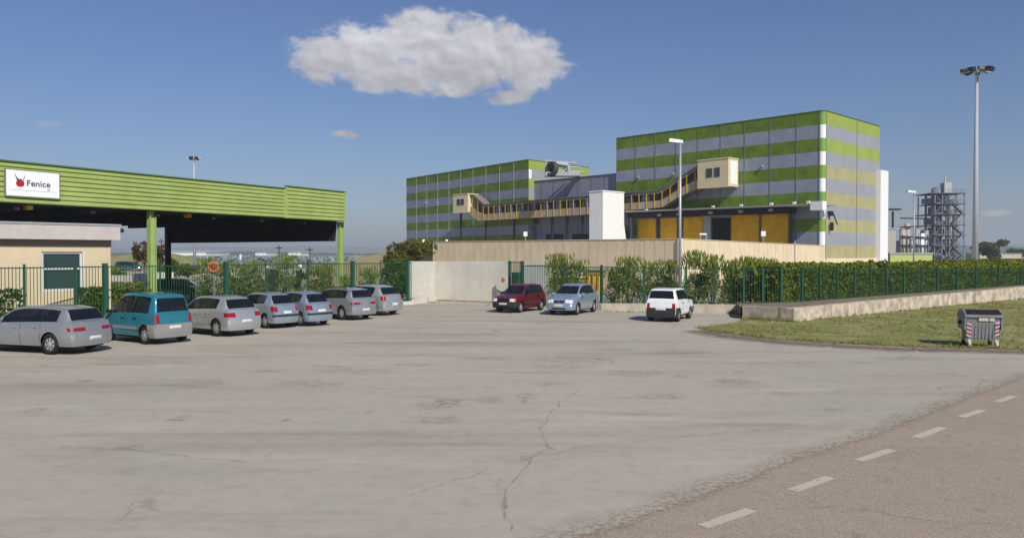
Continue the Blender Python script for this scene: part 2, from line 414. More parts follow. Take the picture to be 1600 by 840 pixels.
for k in range(1, 4): q = a - dd * (k * 2.0); strip(mb, q, q + dd * .95, .15, .011)
o = mb.build('road_marking', PAINT); o['kind'] = 'structure'; with_fade(o, [1.0] * len(o.data.vertices))
def blotches(name, lst, mat, z):
    mb = MB(); vals = []
    for i, (px, py, rx, ry) in enumerate(lst):
        c = P(px, py); ex = (P(px + rx, py) - c).length; ey = (P(px, py - ry) - P(px, py + ry)).length / 2
        i0 = len(mb.v); mb.v.append((c.x, c.y, z + i * 1e-4)); vals.append(1.0); n = 20
        for (k1, f) in ((.55, .8), (1, 0)):
            for k in range(n):
                t = 2 * math.pi * k / n; rr = k1 * (1 + .35 * mn.noise(Vector((math.cos(t) * 1.3 + px, math.sin(t) * 1.3, py))))
                mb.v.append((c.x + ex * rr * math.cos(t), c.y + ey * rr * math.sin(t), z + i * 1e-4)); vals.append(f)
        for k in range(n):
            k2 = (k + 1) % n
            mb.f.append((i0, i0 + 1 + k, i0 + 1 + k2)); mb.f.append((i0 + 1 + k, i0 + 1 + n + k, i0 + 1 + n + k2, i0 + 1 + k2)); mb.m += [0, 0]
    o = mb.build(name, mat); o['kind'] = 'structure'; with_fade(o, vals)
blotches('ground_stain', [(700, 628, 34, 6), (690, 632, 50, 9), (822, 620, 18, 10), (445, 657, 10, 4), (278, 655, 22, 6), (133, 596, 16, 3), (165, 648, 6, 2), (415, 580, 30, 3),
    (820, 716, 12, 4), (1220, 615, 30, 5), (1065, 588, 14, 3), (1155, 581, 12, 3), (1065, 550, 45, 5), (880, 573, 60, 5), (990, 583, 70, 6), (782, 760, 9, 16), (788, 790, 8, 14), (730, 677, 5, 2),
    (575, 645, 8, 3), (60, 640, 25, 4), (1300, 640, 22, 4), (1145, 595, 30, 5), (760, 560, 60, 4), (640, 570, 50, 3), (1380, 748, 14, 7), (1535, 800, 8, 6), (1340, 838, 14, 8), (1500, 690, 6, 14),
    (860, 600, 40, 4), (1040, 620, 50, 5), (420, 712, 10, 4), (200, 700, 30, 5), (960, 546, 50, 3), (1410, 560, 70, 4)], STAIN, .012)
blotches('tan_ground_stain', [(695, 655, 40, 10), (765, 625, 30, 8), (560, 578, 90, 8), (480, 600, 70, 8), (1150, 600, 60, 8), (900, 560, 90, 8), (310, 600, 60, 7)], STAINT, .016)
mb = MB(); vals = []
for line in ([(790, 728), (850, 712), (935, 695), (1000, 690), (1070, 682), (1140, 676), (1215, 671), (1300, 667), (1390, 664)], [(868, 706), (850, 688), (846, 672), (858, 652), (868, 636), (885, 622), (905, 610)],
             [(770, 735), (700, 752), (640, 775)], [(600, 560), (720, 548), (850, 545)],
             [(90, 700), (220, 706), (380, 722), (520, 716)], [(845, 705), (810, 740), (790, 775), (795, 830)]):
    w3 = [P(*q) for q in line]
    for i in range(len(w3) - 1):
        n = max(2, int((w3[i + 1] - w3[i]).length / .15))
        for k in range(n):
            def wob(t):
                q = w3[i].lerp(w3[i + 1], t); return q + Vector((mn.noise(q * 2.1), mn.noise(q * 2.1 + Vector((9, 3, 1))), 0)) * .12
            strip(mb, wob(k / n), wob((k + 1) / n), .028, .02)
o = mb.build('crack', CRACK); o['kind'] = 'structure'; with_fade(o, [1.0] * len(o.data.vertices))

# grass verge
gp_px_low = [(1092, 512), (1110, 517), (1140, 521), (1200, 529), (1300, 536), (1430, 542), (1560, 545), (1680, 549), (1900, 556)]
gl = [P(*q) for q in gp_px_low]
wallA, wallB, wallC = P(1160, 498), P(1240, 503), P(1600, 467)
wdir = (wallC - wallB).normalized(); wallD = wallC + wdir * 60
gu = [P(1092, 511), P(1125, 506), P(1150, 503), wallA, wallB, wallC, wallD]
verge = gl + [gl[-1] + Vector((30, 6, 0))] + [wallD] + [wallC, wallB, wallA] + [P(1150, 503), P(1125, 507)]
sheet('grass_verge', verge, .014, GRASS)
# dirt along the verge edge
mb = MB(); vals = []
lp = [P(a, b + 4) for a, b in gp_px_low]
for i in range(len(lp) - 1):
    a, b = lp[i], lp[i + 1]; n = max(1, int((b - a).length / .6)); 
    for k in range(n):
        p0, p1 = a.lerp(b, k / n), a.lerp(b, (k + 1) / n); d = (b - a).normalized(); nn = Vector((-d.y, d.x, 0))
        i0 = len(mb.v)
        for (w, f) in ((-.9, 0), (0, 1), (.7, .3)):
            for q in (p0, p1):
                z = q + nn * (w + .25 * mn.noise(q * .8)); mb.v.append((z.x, z.y, .022)); vals.append(f)
        mb.f += [(i0, i0 + 1, i0 + 3, i0 + 2), (i0 + 2, i0 + 3, i0 + 5, i0 + 4)]; mb.m += [0, 0]
DIRT = worn_mat('verge_dirt', (.20, .14, .095), 3, .2, .6, .9)
o = mb.build('verge_dirt', DIRT); o['kind'] = 'structure'; with_fade(o, vals)
# grass tufts
def inpoly(x, y, poly):
    c = False; j = len(poly) - 1
    for i in range(len(poly)):
        xi, yi, xj, yj = poly[i].x, poly[i].y, poly[j].x, poly[j].y
        if (yi > y) != (yj > y) and x < (xj - xi) * (y - yi) / (yj - yi) + xi: c = not c
        j = i
    return c
mb = MB(); rnd = random.Random(3)
def tuft(x, y, h, n):
    for _ in range(n):
        a = rnd.uniform(0, 6.28); r = rnd.uniform(0, h * .5); bx, by = x + r * math.cos(a), y + r * math.sin(a)
        w = h * .09; t = rnd.uniform(0, 6.28); lx, ly = rnd.uniform(-.4, .4) * h, rnd.uniform(-.4, .4) * h; hh = h * rnd.uniform(.5, 1.1)
        mb.quad((bx - w * math.cos(t), by - w * math.sin(t), .0), (bx + w * math.cos(t), by + w * math.sin(t), .0), (bx + lx, by + ly, hh))
cnt = 0
while cnt < 3600:
    x, y = rnd.uniform(7, 30), rnd.uniform(21, 50)
    if x / y > .72 or not inpoly(x, y, verge): continue
    k = mn.noise(Vector((x * .35, y * .35, 2)))
    if k < -.15 and rnd.random() < .8: continue
    tuft(x, y, rnd.uniform(.05, .13) * (1.6 if rnd.random() < .06 else 1), 5); cnt += 1
for i in range(len(gl) - 2):
    for _ in range(60):
        q = gl[i].lerp(gl[i + 1], rnd.random()); tuft(q.x + rnd.gauss(0, .12), q.y + rnd.gauss(.1, .15), rnd.uniform(.06, .16), 6)
LEAF_GR = leafmat('grass_blade', (.15, .17, .035), (.26, .26, .07), (.38, .32, .14))
o = mb.build('grass', LEAF_GR); o['kind'] = 'stuff'

# hills round the horizon
def hill_ring(name, r, a0, a1, zfun, mat, thick=500):
    mb = MB(); n = 120; rows = ((0, 0.0), (.35, .55), (.75, .95), (1, 1), (1.6, .3))
    for i in range(n + 1):
        a = a0 + (a1 - a0) * i / n
        for (t, hf) in rows:
            rr = r + thick * t; mb.v.append((rr * math.sin(a), rr * math.cos(a), -.5 + hf * zfun(a) * (1 + .15 * mn.noise(Vector((a * 40, t * 3, 1))))))
    k = len(rows)
    for i in range(n):
        for j in range(k - 1): mb.f.append((i * k + j, (i + 1) * k + j, (i + 1) * k + j + 1, i * k + j + 1)); mb.m.append(0)
    o = mb.build(name, mat, smooth=True); o['kind'] = 'structure'
hill_ring('far_hills', 2600, R(-75), R(75), lambda a: 33 + 13 * mn.noise(Vector((a * 6, 0, 0))) + 6 * mn.noise(Vector((a * 25, 3, 0))), HILL)
hill_ring('near_hills', 1300, R(-70), R(-6), lambda a: 7 + 9 * max(0, mn.noise(Vector((a * 9 + 1.2, 5, 0)))) + 2.5 * mn.noise(Vector((a * 40, 3, 0))) , HILLB, 260)
hill_ring('wooded_ridge', 1700, R(20), R(75), lambda a: 21 + 5 * mn.noise(Vector((a * 9, 8, 0))), HILLB, 300)

# dry bank rising behind the left fence
def mound(name, c, rx, ry, h, mat, rot=0):
    mb = MB(); n, m = 40, 14
    mb.v.append((c[0], c[1], h))
    for j in range(1, m + 1):
        for k in range(n):
            t = 2 * math.pi * k / n; u = j / m; x, y = rx * u * math.cos(t), ry * u * math.sin(t)
            z = h * (math.cos(u * math.pi) * .5 + .5) - .06
            z += .35 * (1 - u) * mn.noise(Vector((x * .15, y * .15, 3)))
            mb.v.append((c[0] + x * math.cos(rot) - y * math.sin(rot), c[1] + x * math.sin(rot) + y * math.cos(rot), z))
    for k in range(n): mb.f.append((0, 1 + k, 1 + (k + 1) % n)); mb.m.append(0)
    for j in range(m - 1):
        for k in range(n): mb.f.append((1 + j * n + k, 1 + (j + 1) * n + k, 1 + (j + 1) * n + (k + 1) % n, 1 + j * n + (k + 1) % n)); mb.m.append(0)
    o = mb.build(name, mat, smooth=True); o['kind'] = 'structure'
mound('dry_bank', (-13.5, 104), 17, 42, 3.6, DRYG)
mound('grass_bank', (-98, 215), 22, 40, 3.6, GRASS)
def leftbed():
    sheet('planting_bed', [(-16.2, 31.5), (-4.6, 48.6), (-8.5, 60), (-22, 40)], .02, DRYG)
leftbed()

# ---------------------------------------------------------------- foliage helper
def leaf_cloud(mb, pts_fn, n, size, rnd, asp=2.2, droop=.0):
    for _ in range(n):
        c = pts_fn(rnd)
        if c is None: continue
        d = Vector((rnd.gauss(0, 1), rnd.gauss(0, 1), rnd.gauss(.25, .8))).normalized()
        e = d.orthogonal().normalized(); e.rotate(__import__('mathutils').Quaternion(d, rnd.uniform(0, 6.28)))
        s = size * rnd.uniform(.6, 1.3); a = d * s * .5; b = e * s / asp * .5
        mb.quad(c - a, c - a * .1 + b, c + a, c - a * .1 - b)
def blob_pts(lobes):
    """random points in lobes [(x,y,z,r,rz)], thick near the surface"""
    tot = sum(l[3] ** 2 for l in lobes)
    def fn(rnd):
        k = rnd.uniform(0, tot)
        for l in lobes:
            k -= l[3] ** 2
            if k <= 0: break
        v = Vector((rnd.gauss(0, 1), rnd.gauss(0, 1), rnd.gauss(0, 1))).normalized()
        r = rnd.uniform(.45, 1.08) ** .6
        q = Vector((l[0] + v.x * l[3] * r, l[1] + v.y * l[3] * r, l[2] + v.z * l[4] * r))
        if mn.noise(q * 1.7) < -.28: return None
        return q if q.z > .03 else None
    return fn
def shrub(name, x, y, w, h, mat, label, cat='shrub', group=None, seed=1, n=1500, size=.2, upright=True, stems=6, flower=None):
    rd = random.Random(seed); t = thing(name, (x, y, 0), label, cat, group)
    lobes = []
    for k in range(9 if upright else 12):
        a = rd.uniform(0, 6.28); r = rd.uniform(0, w * .33); zz = rd.uniform(.3, .8) * h
        lobes.append((x + r * math.cos(a), y + r * math.sin(a), zz, w * rd.uniform(.16, .27), h * rd.uniform(.18, .3)))
    lobes.append((x, y, h * .35, w * .40, h * .36)); lobes.append((x + rd.uniform(-.2, .2) * w, y, h * .80, w * .14, h * .24))
    mb = MB(); leaf_cloud(mb, blob_pts(lobes), n, size, rd, 3.2 if upright else 1.9)
    if upright:
        for _ in range(int(n * .10)):   # upright shoots above the outline
            a = rd.uniform(0, 6.28); r = rd.uniform(0, w * .42); q = Vector((x + r * math.cos(a), y + r * math.sin(a), h * rd.uniform(.75, 1.06)))
            mb.quad(q, q + Vector((.03, 0, .12)), q + Vector((rd.uniform(-.06, .06), 0, .32)), q + Vector((-.03, 0, .12)))
    mb.build('foliage', mat, t)
    sb = MB()
    for k in range(stems):
        a = 6.28 * k / stems + rd.random(); r = w * .3
        sb.cyl((x, y, 0), (x + r * math.cos(a), y + r * math.sin(a), h * .65), .03, .01, 5)
    sb.build('stem', BARK, t)
    if flower:
        fb = MB()
        for _ in range(40):
            a = rd.uniform(0, 6.28); q = Vector((x + w * .45 * math.cos(a), y + w * .45 * math.sin(a), h * rd.uniform(.3, .9))); s = .07
            fb.quad(q + Vector((-s, 0, -s)), q + Vector((s, 0, -s)), q + Vector((s, 0, s)), q + Vector((-s, 0, s)))
        fb.build('flower', flower, t)
    return t
def tree(name, x, y, h, w, z_cr, mat, label, seed=1, n=2500, size=.35, trunk=.2):
    rd = random.Random(seed); t = thing(name, (x, y, 0), label, 'tree')
    lobes = []
    for k in range(14):
        a = rd.uniform(0, 6.28); r = rd.uniform(.1, .36) * w
        lobes.append((x + r * math.cos(a), y + r * math.sin(a), rd.uniform(z_cr + (h - z_cr) * .2, h - (h - z_cr) * .18), w * rd.uniform(.12, .2), (h - z_cr) * rd.uniform(.14, .22)))
    mb = MB(); leaf_cloud(mb, blob_pts(lobes), n, size, rd, 1.8); mb.build('crown', mat, t)
    tb = MB(); tb.cyl((x, y, -.05), (x + .1, y, z_cr), trunk, trunk * .7, 8)
    for l in lobes[:7]: tb.cyl((x + .1, y, z_cr - .1), (l[0], l[1], l[2]), trunk * .45, .03, 5)
    tb.build('trunk', BARK, t)
def cut_hedge(name, fr, a0, a1, b0, b1, z0, h, mat, label, n, size, seed=5, bushy=.12, kind=None):
    rd = random.Random(seed); t = thing(name, fr.p((a0 + a1) / 2, (b0 + b1) / 2, z0), label, 'hedge')
    def fn(r):
        side = r.random(); a = r.uniform(a0, a1); b = r.uniform(b0, b1); z = r.uniform(0, 1)
        hh = h * (1 + bushy * mn.noise(fr.p(a, 0, 0) * .9) + bushy * .9 * mn.noise(fr.p(a, b, 0) * 3.1))
        if side < .45: b = b1 + r.gauss(0, .07)
        elif side < .75: z = 1 - abs(r.gauss(0, .05))
        q = fr.p(a, b, z0 + z * hh)
        if mn.noise(q * 1.5) < -.42: return None
        return q
    mb = MB(); leaf_cloud(mb, fn, n, size, rd, 2.2)
    def fn2(r): return fr.p(r.uniform(a0, a1), r.uniform(b0 + .3, b1 - .2), z0 + r.uniform(.02, .86) * h)
    leaf_cloud(mb, fn2, n // 8, size * 2.6, rd, 1.6); mb.build('foliage', mat, t)
    sb = MB()
    k = a0 + .3; sb.cyl(fr.p(a0 + .2, (b0 + b1) / 2, z0 + .05), fr.p(a1 - .2, (b0 + b1) / 2, z0 + .05), .03, .03, 5)
    while k < a1:
        sb.cyl(fr.p(k, (b0 + b1) / 2, z0 - .1), fr.p(k + rd.uniform(-.3, .3), (b0 + b1) / 2 + rd.uniform(-.2, .2), z0 + h * .8), .04, .02, 5); k += 1.1
    sb.build('stem', BARK, t)
    return t
# ---------------------------------------------------------------- banded halls
def banded(name, corners, ztop, ztop2, nb, bh, mats_for, parent, roundc=None, z_end=0.0):
    """prism wall in horizontal bands; corners ccw list of (x,y, tag)"""
    mb = MB(); zs = [ztop - bh * k for k in range(nb + 1)]
    for i in range(len(corners)):
        a = corners[i]; b = corners[(i + 1) % len(corners)]
        for k in range(nb):
            mb.quad((a[0], a[1], zs[k + 1]), (b[0], b[1], zs[k + 1]), (b[0], b[1], zs[k]), (a[0], a[1], zs[k]), m=mats_for(a[2], k))
        mb.quad((a[0], a[1], z_end), (b[0], b[1], z_end), (b[0], b[1], zs[-1]), (a[0], a[1], zs[-1]), m=mats_for(a[2], nb))
    return mb
A, B, C = P(963, 217, 20.5), P(1288, 173, 20.5), P(1375, 198, 20.5)
A.z = B.z = C.z = 0
FL = Fr(B, A - B, (-(A - B).y, (A - B).x, 0)); 
if FL.n.y > 0: FL.n = -FL.n
FRg = Fr(B, C - B, ((C - B).y, -(C - B).x, 0))
LA = (A - B).length; LC = (C - B).length
hall = thing('industrial_hall', B, 'tall green and grey striped hall with pale striped gable and yellow doors under a canopy', 'building')
rr = .5
arc = []
o = FL.p(rr, -rr, 0)
for k in range(7):
    t = (math.pi / 2) * k / 6
    q = o + FL.n * (rr * math.cos(t)) + FRg.n * (rr * math.sin(t))
    arc.append((q.x, q.y, 'c'))
D = A + (C - B)
corners = [(A.x, A.y, 'l')] + arc[:-1] + [(arc[-1][0], arc[-1][1], 'r'), (C.x, C.y, 'x'), (D.x, D.y, 'x')]
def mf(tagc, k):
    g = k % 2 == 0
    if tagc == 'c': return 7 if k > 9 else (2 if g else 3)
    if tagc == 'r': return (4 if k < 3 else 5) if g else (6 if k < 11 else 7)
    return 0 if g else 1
BH = 1.64; NB = 11
mb = banded('wall', corners, 20.5, 20.5, NB, BH, mf, hall)
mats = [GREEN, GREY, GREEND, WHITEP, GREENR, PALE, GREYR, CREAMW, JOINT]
for a in [LA * k / 9 for k in range(1, 9)] + [.62]: mb.fbox(FL, a - .06, a + .06, 0, .035, 0, 20.5, 8)
for a in (.58, LC * .56): mb.fbox(FRg, a - .06, a + .06, 0, .035, 2.4, 20.5, 8)
w = mb.build('wall', mats, hall)
mb = MB(); zt = 20.5
mb.quad(*[(c[0], c[1], zt - .02) for c in corners])
for i in range(len(corners)):
    a, b = corners[i], corners[(i + 1) % len(corners)]; d = Vector((b[0] - a[0], b[1] - a[1], 0)).normalized(); nn = Vector((d.y, -d.x, 0)) * .06
    # order gives outward on the left of travel; a thin coping on both sides
    mb.hexa([(a[0] - nn.x, a[1] - nn.y, zt), (b[0] - nn.x, b[1] - nn.y, zt), (b[0] + nn.x, b[1] + nn.y, zt), (a[0] + nn.x, a[1] + nn.y, zt)],
            [(a[0] - nn.x, a[1] - nn.y, zt + .12), (b[0] - nn.x, b[1] - nn.y, zt + .12), (b[0] + nn.x, b[1] + nn.y, zt + .12), (a[0] + nn.x, a[1] + nn.y, zt + .12)])
mb.build('roof', M('roof_coping', (.10, .15, .05), .6), hall)
# plinth under the gable, white slab at the gable's far end
mb = MB(); mb.fbox(FRg, .6, LC, -.2, .12, 0, 20.5 - NB * BH); mb.build('plinth', CREAMW, hall)
# canopy over the doors
def hz(px, py, b=0.0, fr=FL): return fr.hit(px, py, b)
cb = 3.6
a_r, z_r = hz(1285, 318, cb); a_l, z_l = hz(976, 330, cb)
a_r = max(a_r, -1.5); zc = (z_r + z_l) / 2
mb = MB(); mb.fbox(FL, a_r, a_l, .02, cb, z_r - .16, z_r + .05, 0, z_l - .16, z_l + .05); mb.build('canopy', M('canopy_sheet', (.30, .28, .25), .7, var=.1), hall)
mb = MB(); mb.fbox(FL, a_r + 5, a_l, .02, 2.9, z_r - .85, z_r - .17, 0, z_l - .85, z_l - .17); mb.build('canopy_soffit', M('soffit_shade', (.035, .025, .03), .9), hall)  # dark block stands for the soffit and the shade beneath it
for px in (1009, 1025 + 35, 1113, 1157, 1204, 1240, 1262):
    a, z = hz(px, 322, cb); t = MB(); t.fbox(FL, a - .18, a + .18, cb - .3, cb - .05, z_r + .06, z_r + .42); t.fbox(FL, a - .04, a + .04, cb - .2, cb - .14, z_r + .04, z_r + .1); t.build('canopy_floodlight', WHITE, hall)
t = MB(); t.fbox(FL, a_r - .1, a_r + 1.4, cb - .9, cb + .2, z_r - .75, z_r + .3); t.build('canopy_end_box', WHITE, hall)
# bracing behind the soffit lights
for px in (1030, 1060, 1110, 1157, 1204):
    a, z = hz(px, 331, 3.0); t = MB(); t.fbox(FL, a - .3, a + .3, 2.92, 3.0, z_r - .62, z_r - .3); t.build('lamp', GALV, hall)
# yellow sliding doors, portal posts, dark opening
ztopd = hz(1232, 333, .1)[1]
for (x0, x1) in ((996, 1026), (1031, 1059), (1067, 1099), (1142, 1187), (1189, 1233)):
    a1, _ = hz(x0, 350, .1); a0, _ = hz(x1, 350, .1)
    t = MB(); t.fbox(FL, a0, a1, .04, .14, 0.05, ztopd)
    for zz in (ztopd * .35, ztopd * .68): t.fbox(FL, a0 + .05, a1 - .05, .14, .17, zz, zz + .07)
    t.fbox(FL, a0, a0 + .12, .14, .19, .05, ztopd, 1); t.fbox(FL, a1 - .12, a1, .14, .19, .05, ztopd, 1)
    t.build('sliding_door', [YDOOR, M('door_edge', (.36, .22, .015), .6)], hall)
a1, _ = hz(1113, 350, .1); a0, _ = hz(1141, 350, .1)
t = MB(); t.fbox(FL, a0, a1, .04, .09, .05, ztopd - .3); t.build('doorway_shade_sheet', BLACK, hall)  # flat black sheet painted as the shade inside the doorway
a2, _ = hz(1101, 350, .1)
t = MB(); t.fbox(FL, a1 + .003, a2, .04, .5, .05, ztopd); t.build('door_jamb', GALV, hall)
t = MB(); t.fbox(FL, a0 - .1, a2, .51, .75, ztopd - .02, ztopd + .3); t.build('door_track', YELL, hall)
for px in (1029, 1063, 988, 1236):
    a, _ = hz(px, 350, .1); t = MB(); t.fbox(FL, a - .15, a + .15, .04, .45, .02, ztopd + .4); t.build('door_post', TRIMD if px != 988 else GALV, hall)
a, _ = hz(983, 350, .1); t = MB(); t.fbox(FL, a - .5, a + .9, .06, .12, 0.02, 6.5); t.build('side_door', M('dark_green_door', (.03, .09, .04), .6), hall)
# face lamps on the cladding
for (px, py) in ((997, 276), (1052, 271), (1191, 259)):
    a, z = hz(px, py, .2); t = MB(); t.fbox(FL, a - .08, a + .08, 0, .35, z - .18, z + .15); t.build('wall_lamp', GALV, hall)
a, z = FRg.hit(1296, 336, .2); t = MB(); t.fbox(FRg, a - .1, a + .5, 0, .5, z - .1, z + .5); t.cyl(FRg.p(a + .4, .5, z + .2), FRg.p(a + .7, .9, z - 1.2), .08, .08, 6); t.fbox(FRg, a + .1, a + .35, .2, .6, z - 1.9, z - .9); t.build('lamp_bracket', DARK, hall)

# white slab tower at the end of the gable
a0, _ = FRg.hit(1376, 300, .6); a1, _ = FRg.hit(1388, 300, .6); _, zt = FRg.hit(1380, 266, .6)
t = MB(); t.fbox(FRg, a0, a1, -6, .6, 0, zt); t.fbox(FRg, a1 + .003, a1 + .2, -6, .55, 0, zt - .3, 1)
o = t.build('stair_tower', [WHITE, GREYR]); tag(o, 'narrow white stair tower standing against the far end of the pale striped gable', 'tower')

# middle grey hall
mid = thing('connecting_hall', FL.p(LA, 0, 0), 'plain dark grey clad hall joining the two green striped halls', 'building')
am, zm = FL.hit(828, 286.5, -.6); a2_, zm2 = FL.hit(963, 270.7, -.6)
zroof = (zm + zm2) / 2
mb = MB(); mb.fbox(FL, LA + .01, am + 6, -16, -.6, 0, zroof, 0)
for k in range(1, 8): a = LA + (am - LA) * k / 7; mb.fbox(FL, a - .05, a + .05, -.6, -.56, 0, zroof, 1)
mb.build('wall', [M('dark_grey_cladding', (.24, .255, .33), .5, var=.06, scale=.4, ribs=('Z', 3.0), bump=.4), JOINT], mid)
mb = MB(); mb.fbox(FL, LA + .01, am + 6.05, -16, -.5, zroof, zroof + .15); mb.build('roof', TRIMD, mid)
for (x0, x1) in ((853, 880), (894, 921)):
    a1, z1 = FL.hit(x0, 369, -.5); a0, z0 = FL.hit(x1, 369, -.5)
    t = MB(); t.fbox(FL, a0, a1, -.6, -.5, 1.5, z0 + .4); t.build('louvre', DARK, mid)
m1 = MB(); m1.fbox(FL, am - 1.6, am + 1.6, -.59, .3, 0, 7.2); m1.build('corner_panel', M('corner_grey', (.20, .21, .26), .6), mid)
a, z = FL.hit(838, 350, -.5); t = MB(); t.fbox(FL, a - .5, a + .5, -.6, -.45, z, z + 1.6); t.build('vent_panel', M('maroon', (.10, .03, .04), .6), mid)

# left striped hall
L0, L1, L2 = P(635, 280, 18.8), P(826, 250, 18.8), P(920, 262, 18.8); L0.z = L1.z = L2.z = 0
FW = Fr(L1, L0 - L1, (-(L0 - L1).y, (L0 - L1).x, 0))
if FW.n.y > 0: FW.n = -FW.n
FWr = Fr(L1, L2 - L1, ((L2 - L1).y, -(L2 - L1).x, 0))
LW = (L0 - L1).length; LR = (L2 - L1).length
hall2 = thing('industrial_hall', L1, 'lower green and grey striped hall standing farther off behind the cream wall', 'building')
D2 = L0 + (L2 - L1)
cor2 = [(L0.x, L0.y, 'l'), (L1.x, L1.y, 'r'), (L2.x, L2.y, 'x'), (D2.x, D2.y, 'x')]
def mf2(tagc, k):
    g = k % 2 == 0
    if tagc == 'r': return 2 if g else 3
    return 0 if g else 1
mb = banded('wall', cor2, 18.8, 18.8, 11, 1.55, mf2, hall2)
for a in [LW * k / 10 for k in range(1, 10)]: mb.fbox(FW, a - .07, a + .07, 0, .04, 0, 18.8, 4)
mb.fbox(FWr, .0, .7, 0, .05, 18.8 - 3.1, 18.8 - 1.56, 5)
mb.build('wall', [GREEN, GREY, GREENR, GREYR, JOINTL, WHITEP], hall2)
mb = MB(); mb.quad(*[(c[0], c[1], 18.78) for c in cor2])
mb.fbox(FW, 0, LW, -.1, .06, 18.8, 18.95); mb.fbox(FWr, .07, LR, -.1, .06, 18.8, 18.95); mb.build('roof', M('roof_edge', (.14, .20, .07), .6), hall2)
for px in (665, 683, 716, 756):
    a, z = FW.hit(px, 316, .2); t = MB(); t.fbox(FW, a - .09, a + .09, 0, .3, z - .2, z + .1); t.build('wall_lamp', GALV, hall2)
# roof plant behind the middle hall
c = PD(872, 266, 124)
t = thing('roof_duct', (c.x, c.y, zroof), 'round dark ventilation duct with grey pipes on the roof between the green halls', 'ventilation duct')
m1 = MB(); m1.lathe((c.x - .6, c.y, c.z + .1), (-.75, -.6, .12), [(0, 0), (1.0, 0), (1.25, .3), (1.15, .9), (.8, .9), (.7, .25), (0, .25)], 20); m1.build('fan_housing', M('duct_dark', (.05, .055, .06), .5, var=.3), t, True)
m1 = MB()
for k in range(6):
    x = c.x - 1.9 + k * .95; m1.cyl((x, c.y + 1, zroof), (x, c.y + 1, c.z + (1.7 - k * .3)), .14, .14, 7)
for k in range(3): m1.cyl((c.x - 2, c.y + 1, zroof + 1 + k * .8), (c.x + 4.2 - k * .6, c.y + 1, zroof + .8 + k * .7), .16, .16, 7)
m1.cyl((c.x - 1, c.y + .6, c.z + 1.3), (c.x + 1.6, c.y + .6, c.z + .9), .35, .35, 10); m1.cyl((c.x + 1.6, c.y + .6, c.z + .9), (c.x + 1.9, c.y + .6, zroof), .35, .35, 10)
m1.build('pipe', GALV, t)
m1 = MB(); m1.box(c.x - 2, c.x + 3.5, c.y - .2, c.y + 2, zroof + .1, zroof + .7); m1.build('base', GALV, t)

# covered walkway and its two end cabins
wk = thing('covered_walkway', FL.p(20, 4, 0), 'raised covered walkway with yellow posts running across the halls between two cream cabins', 'walkway')
gb0, gb1 = .35, 2.1
def gp(px, py): return FL.hit(px, py, gb1)
topl = [(731, 303), (741, 306), (757, 320), (800, 316), (921, 306.5), (976, 302), (1028, 298), (1043, 291), (1059, 279), (1092, 259)]
botl = [(727, 328), (733, 334), (747, 345), (800, 342), (921, 335), (976, 329), (1034, 324), (1050, 314), (1064, 306), (1092, 293)]
tp = [gp(*q) for q in topl]; bt = [gp(*q) for q in botl]
def interp(lst, a):
    for i in range(len(lst) - 1):
        (a0, z0), (a1, z1) = lst[i], lst[i + 1]
        if (a0 - a) * (a1 - a) <= 0 and a0 != a1: return z0 + (z1 - z0) * (a - a0) / (a1 - a0)
    return lst[0][1] if abs(a - lst[0][0]) < abs(a - lst[-1][0]) else lst[-1][1]
brk = sorted(set([round(a, 3) for a, _ in tp] + [round(a, 3) for a, _ in bt]))
amin, amax = brk[0], brk[-1]
def strip_wall(mb, f0, f1, b0, b1, m=0):
    for i in range(len(brk) - 1):
        a0, a1 = brk[i], brk[i + 1]
        if a1 - a0 < .02: continue
        mb.fbox(FL, a0, a1, b0, b1, f0(a0), f1(a0), m, f0(a1), f1(a1))
T = lambda a: interp(tp, a); Bo = lambda a: interp(bt, a)
m1 = MB(); strip_wall(m1, lambda a: T(a) - .42, T, gb1 - .06, gb1); strip_wall(m1, lambda a: T(a) + .003, lambda a: T(a) + .1, gb0, gb1 + .12); m1.build('roof', GALT, wk)
m1 = MB(); strip_wall(m1, Bo, lambda a: Bo(a) + (T(a) - Bo(a)) * .42, gb1 - .08, gb1 - .01); m1.build('side_panel', GAL, wk)
m1 = MB(); strip_wall(m1, lambda a: Bo(a) - .02, lambda a: Bo(a) + .12, gb0, gb1 - .09); m1.build('walkway_floor', GALT, wk)
m1 = MB(); strip_wall(m1, Bo, lambda a: T(a) - .01, gb0, gb0 + .05)
m1.build('back_panel', M('walkway_back', (.17, .15, .13), .8, var=.2), wk)
apost = amin + .6; 
m2 = 0
while apost < amax - .4:
    q = FL.p(apost, gb1, 8); pxx = 800 + q.x / q.y * F
    if not (919 < pxx < 945):
        m1 = MB(); m1.fbox(FL, apost - .05, apost + .05, gb1 + .003, gb1 + .07, Bo(apost) + .02, T(apost) - .3); m1.build('post', YELL, wk); m2 += 1
    apost += 1.42 if pxx < 990 else 1.35
for k in range(12):
    a = amin + 9 + k * 2.84
    m1 = MB(); m1.fbox(FL, a - .62, a + .62, gb1 - .2, gb1 - .15, Bo(a) + (T(a) - Bo(a)) * .45, T(a) - .5); m1.build('window', M('walkway_glass', (.09, .13, .15), .15) if k == 0 else bpy.data.materials['walkway_glass'], wk)
for px in (718, 723):
    pass
